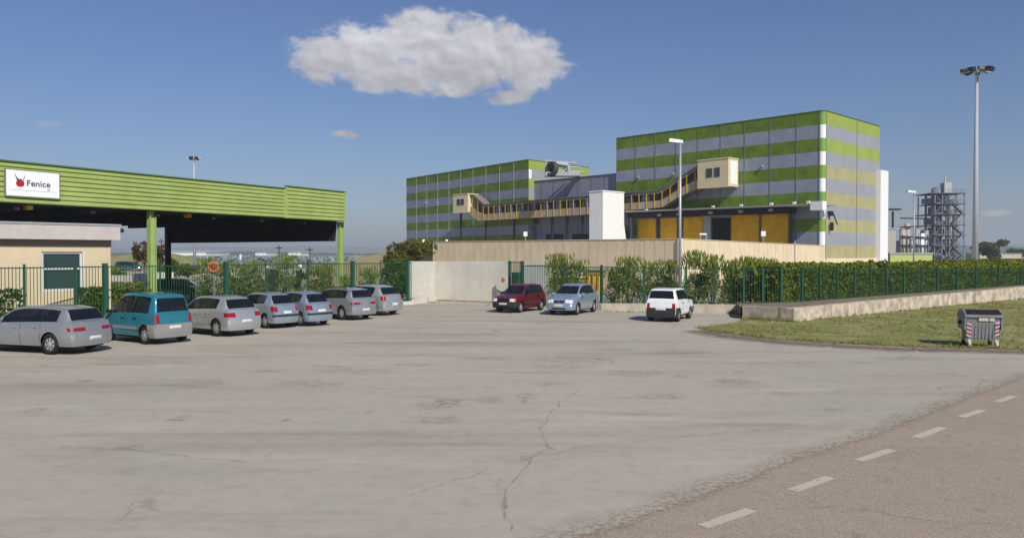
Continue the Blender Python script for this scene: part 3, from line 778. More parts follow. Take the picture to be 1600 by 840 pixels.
def cabin(xl, xr, yt, yb, b1, fr_b0, wins, label, depth_px=None):
    a1, z1 = FL.hit(xl, yt + 2, b1); a0, z0 = FL.hit(xr, yt, b1); _, zb = FL.hit((xl + xr) / 2, yb, b1)
    ztop = (z1 + z0) / 2
    t = thing('end_cabin', FL.p((a0 + a1) / 2, b1 / 2, zb), label, 'cabin')
    m1 = MB(); m1.fbox(FL, a0, a1, fr_b0, b1, zb, ztop); m1.build('body', BOXC, t)
    m1 = MB(); m1.fbox(FL, a0 - .08, a1 + .08, fr_b0, b1 + .08, ztop + .003, ztop + .14); m1.fbox(FL, a0 - .03, a1 + .03, b1 + .003, b1 + .05, zb - .12, zb - .003); m1.build('roof', BOXC, t)
    m1 = MB(); m1.fbox(FL, a0 - .045, a0 - .003, fr_b0 + .35, b1 - .5, zb + .3, ztop - .3); m1.build('side_panel', WHITE, t)
    for (w0, w1, y0, y1) in wins:
        aw1, zt_ = FL.hit(w0, y0, b1); aw0, _ = FL.hit(w1, y0, b1); _, zb_ = FL.hit((w0 + w1) / 2, y1, b1)
        m1 = MB(); m1.fbox(FL, aw0, aw1, b1 + .003, b1 + .03, zb_, zt_); w = m1.build('window', M('cabin_glass', (.05, .07, .10), .1), t)
        m1 = MB()
        for (p0, p1, q0, q1) in ((aw0 - .08, aw1 + .08, zt_, zt_ + .08), (aw0 - .08, aw1 + .08, zb_ - .08, zb_), (aw0 - .08, aw0, zb_, zt_), (aw1, aw1 + .08, zb_, zt_)): m1.fbox(FL, p0, p1, b1 + .003, b1 + .06, q0, q1)
        m1.build('frame', TRIMD, w)
    m1 = MB()
    for a in (a0 + .3, a1 - .3): m1.fbox(FL, a - .15, a + .15, b1 - .6, b1 - .3, 0, zb)
    return t, m1
t, m1 = cabin(1090, 1138, 248.5, 292, 2.6, .1, ((1104.5, 1112, 264.5, 276), (1117, 1124, 263, 275)), 'large cream cabin with two small windows projecting from the tall striped hall')
t, m1 = cabin(708, 731, 303, 331.5, 2.6, .1, ((714.5, 718.5, 312, 320), (720.5, 724.5, 311.5, 319.5)), 'small cream cabin at the lower far end of the covered walkway')
m1 = MB()
a0, _ = FL.hit(722, 350, 4.6); a9, _ = FL.hit(759, 350, 4.6)
for px in (720, 759, 803, 862, 886, 910):
    a, z = FL.hit(px, 350, 1.7); m = MB(); m.fbox(FL, a - .14, a + .14, 1.5, 1.78, 0, Bo(a) if px > 730 else FL.hit(719, 331, 2.6)[1]); m.build('support_column', DARK, wk)

# free-standing white shaft in front of the walkway
t = thing('white_shaft', FL.p(36, 9, 0), 'plain white concrete shaft standing in front of the covered walkway', 'tower')
b_s = 8.5
aR, zS = FL.hit(942, 299, b_s); aL, _ = FL.hit(921, 299, b_s)
q = FL.p(aR, b_s, 0); f2 = Fr(q, FRg.u, FRg.n)
aE, _ = f2.hit(975, 299, 0); aE2, _ = f2.hit(985, 371, 0)
m1 = MB(); zS = f2.hit(945, 299, 0)[1]
dl = aL - aR
pts_b = [f2.p(0, 0, 0), f2.p(aE2, 0, 0), f2.p(aE2, -dl, 0), f2.p(0, -dl, 0)]
pts_m = [f2.p(0, 0, zS * .62), f2.p(aE + .05, 0, zS * .62), f2.p(aE + .05, -dl, zS * .62), f2.p(0, -dl, zS * .62)]
pts_t = [f2.p(0, 0, zS), f2.p(aE, 0, zS), f2.p(aE, -dl, zS), f2.p(0, -dl, zS)]
m1.hexa(pts_b, pts_m); m1.hexa([p + Vector((0, 0, .002)) for p in pts_m], pts_t); m1.build('body', WHITE, t)
m1 = MB(); m1.fbox(f2, -.08, aE + .08, -dl - .08, .08, zS, zS + .15); m1.build('coping', WHITE, t)

# ---------------------------------------------------------------- cream perimeter wall
W0, W1, W2 = PD(676, 378, 82), PD(1063, 373.5, 62), PD(1289, 384, 94)
def wall_seg(mb, a, b, za, zb, th, npan, m=0, gap=.03, z0=0.0):
    d = Vector((b.x - a.x, b.y - a.y, 0)); L = d.length; fr = Fr(a, d, (d.y, -d.x, 0))
    for k in range(npan):
        t0, t1 = k / npan, (k + 1) / npan
        mb.fbox(fr, L * t0 + gap, L * t1 - gap, -th, 0 if k % 2 else -.012, z0, za + (zb - za) * t0, m, z0, za + (zb - za) * t1)
    mb.fbox(fr, 0, L, -th + .02, -.05, z0, za - .03, 1, z0, zb - .03)
    return fr, L
t = thing('perimeter_wall', (W1.x, W1.y, 0), 'long cream ribbed concrete wall in front of the striped halls', 'wall')
m1 = MB(); frw, Lw = wall_seg(m1, W0, W1, W0.z, W1.z, .25, 62, 0, .012); m1.build('wall_panel', [CREAMW, M('panel_gap', (.30, .25, .18), .9)], t)
m1 = MB(); frw2, Lw2 = wall_seg(m1, W1, W2, W1.z, W2.z, .25, 66, 0, .012); m1.build('wall_panel', [CREAMW, bpy.data.materials['panel_gap']], t)
m1 = MB(); m1.fbox(frw, 0, Lw, -.3, .04, W0.z + .003, W0.z + .06, 0, W1.z + .003, W1.z + .06); m1.fbox(frw2, .05, Lw2, -.3, .04, W1.z + .003, W1.z + .06, 0, W2.z + .003, W2.z + .06); m1.build('coping', CREAM, t)
m1 = MB(); m1.box(W1.x - .2, W1.x + .2, W1.y - .06, W1.y + .3, 0, W1.z + .05); m1.build('corner_post', M('corner_cream', (.74, .66, .46), .8), t)
m1 = MB(); m1.fbox(frw, -6, 0, -.2, 0, 0, W0.z - .1); m1.build('dark_end_panel', TRIMD, t)
for px in (1242,):
    a, z = frw2.hit(px, 380, .05); m1 = MB(); m1.fbox(frw2, a - .07, a + .07, .003, .1, 0, z + .25); m1.build('drain_pipe', GALV, t)
# small lamps and a gantry behind the wall's top
def small_post_lamp(px, ytop, Y, label, head=.3):
    q = PD(px, ytop, Y); t = thing('post_lamp', (q.x, q.y, 0), label, 'lamp')
    m = MB(); m.cyl((q.x, q.y, 0), (q.x, q.y, q.z - head), .05, .05, 8); m.build('pole', GALV, t)
    m = MB(); m.box(q.x - head * .55, q.x + head * .55, q.y - .12, q.y + .12, q.z - head * 1.3, q.z); m.build('lamp_head', WHITE, t)
small_post_lamp(1192.5, 361, 84, 'small white lamp on a thin pole in front of the right-hand yellow doors', .42)
small_post_lamp(821, 362, 95, 'small white lamp on a thin pole below the far end of the walkway', .42)
small_post_lamp(662, 374, 110, 'little white lamp showing just above the leafy tree', .3)
small_post_lamp(698, 374, 110, 'little white lamp above the cream wall under the striped far hall', .3)
q0, q1 = PD(1094, 366, 68), PD(1103, 366, 68)
t = thing('pipe_gantry', (q1.x, q1.y, 0), 'white pipe hoop rising above the lit cream wall by the dark doorway', 'pipe')
m1 = MB(); m1.cyl((q1.x, q1.y, 0), (q1.x, q1.y, q1.z), .07, .07, 8); m1.cyl((q0.x, q0.y, 0), (q0.x, q0.y, q0.z), .07, .07, 8); m1.build('post', GALV, t)
m1 = MB(); m1.cyl((q0.x - .06, q0.y, q0.z), (q1.x + .06, q1.y, q1.z), .09, .09, 8); m1.build('crossbar', WHITE, t)

# ---------------------------------------------------------------- green shed canopy at the left
S0 = P(0, 252.5, 6.6); S1 = P(538.5, 305, 6.6); S0.z = S1.z = 0
fs = Fr(S1, S0 - S1, (-(S0 - S1).y, (S0 - S1).x, 0))
if fs.n.y > 0: fs.n = -fs.n
LS = (S0 - S1).length + 9
DS = 16.6
shed = thing('canopy_shed', S1, 'long open shed with ribbed light green fascia on green columns', 'shed')
a_step = fs.hit(446, 300, 0)[0]
def fascia(a0, a1, z0, z1, b):
    mb = MB(); n = 8; h = (z1 - z0) / n
    for k in range(n):
        zz = z0 + k * h
        prof = ((b - .06, zz), (b + .02, zz + h * .18), (b + .02, zz + h * .72), (b - .06, zz + h))
        for (p, q) in zip(prof[:-1], prof[1:]):
            mb.quad(fs.p(a0, p[0], p[1]), fs.p(a1, p[0], p[1]), fs.p(a1, q[0], q[1]), fs.p(a0, q[0], q[1]))
    mb.fbox(fs, a0, a1, b - .12, b - .07, z0, z1)
    mb.fbox(fs, a0, a1, b - .14, b + .05, z1 + .003, z1 + .07, 1)
    mb.fbox(fs, a0, a0 + .12, b - .1, b + .05, z0, z1, 2); mb.fbox(fs, a1 - .05, a1, b - .1, b + .04, z0, z1)
    return mb
m1 = fascia(a_step + .003, LS, 5.0, 6.62, 0); m1.build('fascia', [SHEDG, M('fascia_cap', (.07, .14, .04), .6), COLG], shed)
m1 = fascia(0, a_step, 4.97, 6.76, .05); m1.build('fascia', [SHEDG, bpy.data.materials['fascia_cap'], COLG], shed)
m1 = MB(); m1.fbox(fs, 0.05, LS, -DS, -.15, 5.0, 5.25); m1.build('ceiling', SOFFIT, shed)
m1 = MB(); m1.fbox(fs, 0.05, LS, -DS, -.15, 6.3, 6.5); m1.fbox(fs, 0.05, LS, -DS, -DS + .2, 5.26, 6.29); m1.build('roof', TRIMD, shed)
m1 = MB(); m1.fbox(fs, 0.02, .22, -DS, -1.1, 3.75, 6.29); m1.hexa([fs.p(.02, -1.1, 3.75), fs.p(.22, -1.1, 3.75), fs.p(.22, -1.101, 4.98), fs.p(.02, -1.101, 4.98)], [fs.p(.02, -.75, 3.75), fs.p(.22, -.75, 3.75), fs.p(.22, -.62, 4.98), fs.p(.02, -.62, 4.98)])
m1.hexa([fs.p(.0, -.2, 4.99), fs.p(.2, -.2, 4.99), fs.p(.2, -1.1, 4.99), fs.p(0, -1.1, 4.99)], [fs.p(.0, -.2, 6.3), fs.p(.2, -.2, 6.3), fs.p(.2, -1.1, 6.3), fs.p(0, -1.1, 6.3)]); m1.build('end_wall', SOFFIT, shed)
for k in range(1, 9):
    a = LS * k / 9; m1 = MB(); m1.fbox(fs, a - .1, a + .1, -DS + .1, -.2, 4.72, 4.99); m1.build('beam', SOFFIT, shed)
def hcol(a, b, z1, mat, name='column', w=.27):
    m = MB(); h = w / 2
    m.fbox(fs, a - h, a + h, b - .03, b + .03, 0, z1); m.fbox(fs, a - h - .03, a - h, b - h, b + h, 0, z1); m.fbox(fs, a + h, a + h + .03, b - h, b + h, 0, z1); m.fbox(fs, a - h - .06, a + h + .06, b - h - .04, b + h + .04, 0, .03)
    m.fbox(fs, a - h, a + h, b - h, b + h, z1 - .05, z1 - .01)
    o = m.build(name, mat, shed)
a_c1 = fs.hit(236, 380, -.45)[0]; a_c2 = fs.hit(531, 380, -.45)[0]
hcol(a_c1, -.4, 4.98, COLG); hcol(a_c2, -.4, 4.95, COLG); hcol(2 * a_c1 - a_c2, -.4, 4.98, COLG)
hcol(.35, -DS + .3, 4.98, DARK); hcol(a_c1 - .2, -DS + .3, 4.98, DARK) if False else None
for (px, py) in ((45, 322), (294, 343)):
    a, z = fs.hit(px, py, -1.0); m1 = MB(); m1.fbox(fs, a - .12, a + .12, -1.2, -.9, 4.8, 4.98); m1.build('lamp', YELL, shed)
# company sign on the fascia
x0, z0s = fs.hit(92.5, 309.5, .1); x1, z1s = fs.hit(9, 264, .1)
_, zt2 = fs.hit(92.5, 271.5, .1); _, zb2 = fs.hit(9, 305, .1)
zlo, zhi = (z0s + zb2) / 2, (z1s + zt2) / 2
sign = thing('company_sign', fs.p((x0 + x1) / 2, .1, zlo), 'white company sign with red emblem and dark letters on the green fascia', 'sign')
m1 = MB(); m1.fbox(fs, x0, x1, .03, .11, zlo, zhi); m1.build('board', M('sign_white', (.86, .86, .86), .4), sign)
m1 = MB()
for (p0, p1, q0, q1) in ((x0 - .03, x1 + .03, zlo - .04, zlo), (x0 - .03, x1 + .03, zhi, zhi + .03), (x0 - .04, x0, zlo, zhi), (x1, x1 + .04, zlo, zhi)): m1.fbox(fs, p0, p1, .03, .12, q0, q1)
m1.build('frame', M('sign_frame', (.20, .21, .21), .5), sign)
SW, SH = x1 - x0, zhi - zlo
def sp(fx, fy, b=.115): return fs.p(x1 - SW * fx, b, zhi - SH * fy)
SRED = M('sign_red', (.42, .02, .03), .5); SDK = M('sign_ink', (.10, .10, .14), .5); SGR = M('sign_grey', (.42, .43, .45), .5)
m1 = MB(); pts = []
for k in range(28):
    t_ = 2 * math.pi * k / 28; r = 1 + .05 * math.sin(3 * t_); pts.append(sp(.255 + .078 * r * math.cos(t_), .50 + .155 * r * math.sin(t_)))
m1.quad(*pts); em = m1.build('emblem', SRED, sign)
m1 = MB()
for (fx0, fy0, fx1, fy1, w) in ((.15, .15, .21, .42, .012), (.17, .24, .24, .44, .02), (.33, .2, .315, .38, .008), (.21, .33, .235, .47, .03)):
    m1.quad(sp(fx0, fy0, .12), sp(fx0 + .01, fy0, .12), sp(fx1 + w, fy1, .12), sp(fx1 - w, fy1, .12))
m1.build('emblem_feather', SDK, sign)
def text_mesh(body, width, height, pos_fn, mat, parent, name, bold=0.0):
    cu = bpy.data.curves.new(name, 'FONT'); cu.body = body; cu.size = 1; cu.offset = bold; cu.resolution_u = 3
    o = bpy.data.objects.new(name, cu); COL.objects.link(o)
    dg = bpy.context.evaluated_depsgraph_get(); dg.update()
    me = bpy.data.meshes.new_from_object(o.evaluated_get(dg))
    COL.objects.unlink(o); bpy.data.objects.remove(o); bpy.data.curves.remove(cu)
    xs = [v.co.x for v in me.vertices]; ys = [v.co.y for v in me.vertices]
    X0, X1, Y0, Y1 = min(xs), max(xs), min(ys), max(ys)
    m = MB(); m.v = [tuple(pos_fn((v.co.x - X0) / (X1 - X0), (v.co.y - Y0) / (Y1 - Y0))) for v in me.vertices]
    m.f = [tuple(p.vertices) for p in me.polygons]; m.m = [0] * len(m.f)
    return m.build(name, mat, parent)
text_mesh('Fenice', 1, 1, lambda u, v: sp(.375 + .45 * u, .60 - .24 * v, .12), SDK, sign, 'lettering', .02)
m1 = MB(); rs = random.Random(4)
fx = .06
m1.quad(sp(.05, .765, .12), sp(.95, .765, .12), sp(.95, .775, .12), sp(.05, .775, .12))
m1.quad(sp(.76, .66, .12), sp(.82, .66, .12), sp(.82, .72, .12), sp(.76, .72, .12))
m1.build('rule', SGR, sign)

# ---------------------------------------------------------------- gatehouse
G1 = P(188, 352, 4.1); G0 = P(0, 347, 4.1); G1.z = G0.z = 0
fg = Fr(G1, G0 - G1, (-(G0 - G1).y, (G0 - G1).x, 0))
if fg.n.y > 0: fg.n = -fg.n
LG = (G1 - G0).length + 4
ghz = lambda px, py, b=0.0: fg.hit(px, py, b)
gate = thing('gatehouse', G1, 'small cream gatehouse with flat roof slab and dark window beneath the green shed', 'building')
aw, _ = ghz(173, 420, -.35); _, zsl = ghz(100, 374, 0); 
m1 = MB(); m1.fbox(fg, 0, LG, -5, 0, zsl, 4.06); m1.build('roof_slab', M('slab_pinkgrey', (.50, .45, .42), .85, var=.05, dirt=.1), gate)
m1 = MB(); m1.fbox(fg, -.03, LG, -5.03, .03, 4.063, 4.14); m1.build('flashing', GALV, gate)
m1 = MB(); m1.fbox(fg, aw - .02, LG - .3, -4.6, -.32, zsl - .28, zsl - .003); m1.build('frieze', M('frieze_brown', (.24, .19, .15), .8), gate)
wa1, wzt = ghz(65, 393, -.35); wa0, _ = ghz(129, 394, -.35); _, wzb = ghz(100, 454, -.35)
m1 = MB(); zz = zsl - .283
for (p0, p1, q0, q1) in ((aw, wa0, 0, zz), (wa1, LG - .3, 0, zz), (wa0, wa1, wzt, zz), (wa0, wa1, 0, wzb)): m1.fbox(fg, p0, p1, -.6, -.35, q0, q1)
m1.fbox(fg, aw, aw + .25, -4.6, -.603, 0, zz); m1.fbox(fg, aw + .25, LG - .3, -4.6, -4.4, 0, zz); m1.build('wall', CREAM, gate)
m1 = MB(); m1.fbox(fg, wa0, wa1, -.52, -.49, wzb, wzt); wn = m1.build('window', WGLASS, gate)
m1 = MB()
for (p0, p1, q0, q1) in ((wa0, wa0 + .08, wzb, wzt), (wa1 - .08, wa1, wzb, wzt), (wa0 + .08, wa1 - .08, wzt - .08, wzt), (wa0 + .08, wa1 - .08, wzb, wzb + .08), (wa0 + .08, wa1 - .08, (wzb + wzt) / 2 - .04 + .1, (wzb + wzt) / 2 + .04 + .1)): m1.fbox(fg, p0, p1, -.48, -.42, q0, q1)
m1.build('frame', M('frame_grey', (.55, .57, .6), .5), wn)
m1 = MB(); m1.fbox(fg, wa0 + .1, wa1 - .1, -.58, -.54, wzt - .95, wzt - .35); m1.build('blind', M('blind_green', (.20, .27, .22), .7), wn)
m1 = MB(); m1.fbox(fg, aw + .3, LG - .35, -4.3, -.7, .01, .03); m1.fbox(fg, wa0, wa1, -1.6, -1.0, .031, .8); m1.build('desk', SEAT, gate)
m1 = MB(); m1.fbox(fg, wa0 - .03, wa0 - .003, -.345, -.28, wzb, wzt); m1.build('window_trim', WHITE, gate)
m1 = MB(); m1.cyl(fg.p(-.06, -.2, zsl + .4), fg.p(-.2, -.2, zsl + .4), .1, .07, 8); m1.build('lamp', DARK, gate)

# ---------------------------------------------------------------- fences
def fence(name, pts, ztop, zbot, label, bar=.13, posts=(), pr=.05, frame=None, kind_posts='post', thick=()):
    """pts: polyline of world points; ztop/zbot per point; posts: photo columns"""
    t = thing(name, (pts[0].x, pts[0].y, 0), label, 'fence')
    for i in range(len(pts) - 1):
        a, b = pts[i], pts[i + 1]; d = b - a; L = math.hypot(d.x, d.y); fr = Fr(a, d, (d.y, -d.x, 0))
        if fr.n.y > 0: fr.n = -fr.n
        m = MB(); zt = lambda s: ztop[i] + (ztop[i + 1] - ztop[i]) * s / L; zb = lambda s: zbot[i] + (zbot[i + 1] - zbot[i]) * s / L
        s = bar / 2
        while s < L:
            m.fbox(fr, s - .009, s + .009, -.009, .009, zb(s), zt(s) - .02); s += bar
        for hgt in (.02, .97):
            z = lambda s: zb(s) + (zt(s) - zb(s)) * hgt
            m.fbox(fr, 0, L, -.035, -.013, z(0) - .02, z(0) + .02, 0, z(L) - .02, z(L) + .02)
        m.build('fence_panel', FENCEG, t)
        for (px, r) in posts:
            s, _ = fr.hit(px, 420, 0)
            if 0 <= s <= L:
                m = MB(); m.fbox(fr, s - r, s + r, -r, r, max(0, zb(s) - .3), zt(s) + .04); m.fbox(fr, s - r - .015, s + r + .015, -r - .015, r + .015, zt(s) + .043, zt(s) + .07); m.build('post', POSTG, t)
    return t
fl = [Vector((-20.4, 22.5, 0)), Vector((-16.05, 30.7, 0)), Vector((-8.35, 42.8, 0)), Vector((-5.9, 46.2, 0))]
fence('green_fence', fl, [2.5] * 4, [.22] * 4, 'green vertical bar fence behind the row of parked cars at the left', .125,
      ((-40, .05), (38, .03), (118, .04), (164, .075), (250, .025), (353, .085), (415, .025), (481, .035), (551, .085), (595, .025), (637, .07)))
m1 = MB()
for i in range(3):
    a, b = fl[i], fl[i + 1]; d = b - a; fr = Fr(a, d, (d.y, -d.x, 0)); m1.fbox(fr, 0, math.hypot(d.x, d.y), -.12, .12, 0, .2)
o = m1.build('fence_plinth', OFFW); tag(o, 'low pale concrete plinth under the fence behind the row of cars', 'plinth')
G = P(795, 476); Q1 = P(940, 485); Q2 = P(1160, 490)
G2 = G.lerp(Q1, .17)
# sliding gate end frame
t = thing('gate_frame', G, 'green gate frame with tall bars beside the pale concrete wall', 'gate')
d = (G2 - G); fr = Fr(G, d, (d.y, -d.x, 0)); L = d.length
m1 = MB(); m1.fbox(fr, 0, .12, -.06, .06, 0, 2.55); m1.build('post', POSTG, t); m1 = MB(); m1.fbox(fr, L - .16, L, -.08, .08, 0, 2.55); m1.build('post', POSTG, t)
m1 = MB(); s = .22
while s < L - .2: m1.fbox(fr, s - .012, s + .012, -.012, .012, .1, 2.45); s += .13
m1.fbox(fr, .12, L - .16, -.02, .02, 2.45, 2.5); m1.fbox(fr, .12, L - .16, -.02, .02, .08, .12); m1.fbox(fr, L - .75, L - .163, .025, .2, 1.2, 1.9); m1.build('gate_bars', FENCEG, t)
t = fence('green_fence', [G2, Q1], [2.32, 2.3], [.35, .4], 'short green bar fence behind the red and silver-blue cars', .13, ((881, .035), (940, .05)))
bb = P(1240, 473, .55); FA = Vector((Q2.x, Q2.y, 0)); 
f1 = PD(1240, 419, 38.8); f2_ = PD(1600, 418, 56)
FB = FA + (f2_ - f1).normalized() * 0
FC = Vector((f2_.x, f2_.y, 0)); FBm = Vector((f1.x, f1.y, 0)); FDd = (FC - FBm).normalized(); FD = FC + FDd * 30
t = fence('green_fence', [Q1, Q2], [2.32, 2.24], [.42, .5], 'green bar fence behind the white hatchback with shrubs growing through', .13, ((1006, .05), (1072, .055), (1116, .05)))
t = fence('green_fence', [Q2, FBm, FC, FD], [2.24, f1.z, f2_.z, f2_.z - .1], [.5, .56, .76, .8], 'long green bar fence above the weathered low wall at the right', .13,
          tuple((x, .045) for x in (1162, 1192, 1221, 1253, 1281, 1308, 1335, 1360, 1385, 1412, 1440, 1465, 1495, 1525, 1560, 1595)))
def plinth(name, pts, zt, b0, b1, label, mat=CONC, seg=3.0, z0=0):
    mb = MB()
    for i in range(len(pts) - 1):
        a, b = pts[i], pts[i + 1]; d = b - a; L = math.hypot(d.x, d.y); fr = Fr(a, d, (d.y, -d.x, 0))
        if fr.n.y > 0: fr.n = -fr.n
        n = max(1, int(L / seg))
        for k in range(n):
            s0, s1 = L * k / n, L * (k + 1) / n - .012
            j = .012 * mn.noise(Vector((k * 3.3, i, 2)))
            mb.fbox(fr, s0, s1, b0, b1 + j, z0, zt[i] + (zt[i + 1] - zt[i]) * k / n + j, 0, z0, zt[i] + (zt[i + 1] - zt[i]) * (k + 1) / n + j)
    o = mb.build(name, mat); tag(o, label, 'wall'); return o
plinth('fence_plinth', [G, Q1, Q2], [.32, .38, .46], -.15, .12, 'low pale plinth under the fence behind the white hatchback', M('plinth_cream', (.50, .44, .35), .9, var=.12, dirt=.5, scale=1.2), 6)
wallCt = wallC + wdir * 60
plinth('low_wall', [wallA, wallB, wallC, wallCt], [.58, .60, .80, 1.0], -.38, 0, 'weathered low concrete wall edging the grass verge', CONC, 2.4)
# raised soil between low wall and fence
mb = MB(); n_in = Vector((-wdir.y, wdir.x, 0))
mb.quad((wallA.x, wallA.y + .3, .52), (wallB.x + .1, wallB.y + .3, .54), (wallC.x - .1, wallC.y + .25, .73), (FC.x + 1.2, FC.y + 1.6, .78), (FBm.x, FBm.y + 1.5, .56), (FA.x, FA.y + 1.3, .50))
mb.quad((wallC.x - .1, wallC.y + .25, .73), (wallCt.x, wallCt.y + .25, .93), (FD.x, FD.y + 1.6, .85), (FC.x + 1.2, FC.y + 1.6, .78))
mb.quad((FA.x, FA.y + 1.3, .50), (wallA.x, wallA.y + .3, .52), (wallA.x, wallA.y + .3, 0), (FA.x, FA.y + 1.3, 0))
o = mb.build('soil', SOIL); o['kind'] = 'structure'
mb = MB()
for _ in range(150):
    pass
# pale concrete boundary wall with a lighter wing
Wa, Wb, Wc = P(643, 473), P(680, 469.5), P(795, 474)
t = thing('boundary_wall', Wb, 'plain pale concrete wall with a lighter wing at the end of the car row', 'wall')
def plain(mb, a, b, za, zb, th):
    d = b - a; L = math.hypot(d.x, d.y); fr = Fr(a, d, (d.y, -d.x, 0))
    if fr.n.y > 0: fr.n = -fr.n
    mb.fbox(fr, 0, L, -th, 0, 0, za, 0, 0, zb); return fr, L
zw = 2.9 - 10 * 50 / F
m1 = MB(); plain(m1, Wa, Wb, zw + .02, zw, .3); m1.build('wing', M('wing_cream', (.55, .53, .47), .9, var=.05, dirt=.12), t)
m1 = MB(); frb, Lb = plain(m1, Wb + Vector((.01, 0, 0)), Wc, zw, zw + .03, .3)
m1.build('main_wall', OFFW2, t)
m1 = MB(); m1.fbox(frb, 0, Lb, .003, .16, 0, .09); m1.build('kerb', M('kerb_brown', (.34, .26, .19), .9, var=.3), t)
m1 = MB(); a, z = frb.hit(786, 437, 0); m1.lathe(frb.p(a, .003, z), frb.n, [(0, .02), (.12, .02), (.14, 0)], 16); m1.build('marker_disc', ORANGE, t)
ck = [P(608, 474), P(645, 475), P(682, 471)]
mb = MB()
for i in range(2):
    a, b = ck[i], ck[i + 1]; d = b - a; fr = Fr(a, d, (d.y, -d.x, 0)); 
    if fr.n.y > 0: fr.n = -fr.n
    mb.fbox(fr, 0, math.hypot(d.x, d.y), -.5, 0, 0, .32)
o = mb.build('kerb_block', M('kerb_white', (.62, .57, .5), .9, var=.1, dirt=.4)); tag(o, 'low broken white kerb at the foot of the pale wall wing', 'kerb')

# ---------------------------------------------------------------- poles and masts
def street_lamp(px, ytop, Y, label, arm=-1, r=.075):
    q = PD(px, ytop, Y); t = thing('street_lamp', (q.x, q.y, 0), label, 'street lamp')
    m = MB(); m.cyl((q.x, q.y, 0), (q.x, q.y, q.z - .15), r * 1.25, r * .8, 12); m.cyl((q.x, q.y, 0), (q.x, q.y, .5), r * 1.5, r * 1.5, 12); m.build('pole', GALV, t, True)
    m = LMB(); 
    hd = MB(); L = .62
    x0 = q.x + arm * L if arm < 0 else q.x - .1; x1 = q.x + .12 if arm < 0 else q.x + L
    hd.hexa([(x0, q.y - .14, q.z - .12), (x1, q.y - .09, q.z - .2), (x1, q.y + .09, q.z - .2), (x0, q.y + .14, q.z - .12)], [(x0 + .05, q.y - .1, q.z + .05), (x1, q.y - .07, q.z - .04), (x1, q.y + .07, q.z - .04), (x0 + .05, q.y + .1, q.z + .05)])
    hd.build('lamp_head', WHITE, t)
street_lamp(1063, 218, 41.5, 'tall single lamp post behind the white hatchback')
street_lamp(1428.5, 298, 70, 'slim lamp post rising from the hedge before the industrial tower', r=.06)
def mast(px, ytop, Y, r0, r1, label, heads=8, Rh=1.6):
    q = PD(px, ytop, Y); t = thing('floodlight_mast', (q.x, q.y, 0), label, 'floodlight mast')
    m = MB(); m.cyl((q.x, q.y, 0), (q.x, q.y, q.z - .4), r0, r1, 12); m.cyl((q.x, q.y, q.z - .6), (q.x, q.y, q.z + .2), r1 * 1.6, r1 * 1.6, 10); m.build('mast_pole', MASTG, t, True)
    m = MB()
    for k in range(heads):
        a = 6.283 * k / heads + .3; c, s = math.cos(a), math.sin(a); m.cyl((q.x, q.y, q.z - .2), (q.x + c * Rh * .7, q.y + s * Rh * .7, q.z - .05), .06, .05, 6)
    m.build('head_ring', DARK, t)
    for k in range(heads):
        a = 6.283 * k / heads + .3; c, s = math.cos(a), math.sin(a); fr = Fr((q.x, q.y), (c, s), (-s, c)); m = MB()
        m.hexa([fr.p(Rh * .55, -.3, q.z - .25), fr.p(Rh * 1.1, -.3, q.z - .45), fr.p(Rh * 1.1, .3, q.z - .45), fr.p(Rh * .55, .3, q.z - .25)],
               [fr.p(Rh * .55, -.3, q.z + .15), fr.p(Rh * 1.2, -.3, q.z - .05), fr.p(Rh * 1.2, .3, q.z - .05), fr.p(Rh * .55, .3, q.z + .15)]); m.build('floodlight', DARK if k % 3 else GALV, t)
mast(1526.5, 108, 105, .42, .17, 'very tall floodlight mast with a ring of lamps at the right', 9, 1.75)
mast(303, 246, 170, .34, .15, 'distant floodlight mast rising behind the green shed', 6, 1.3)

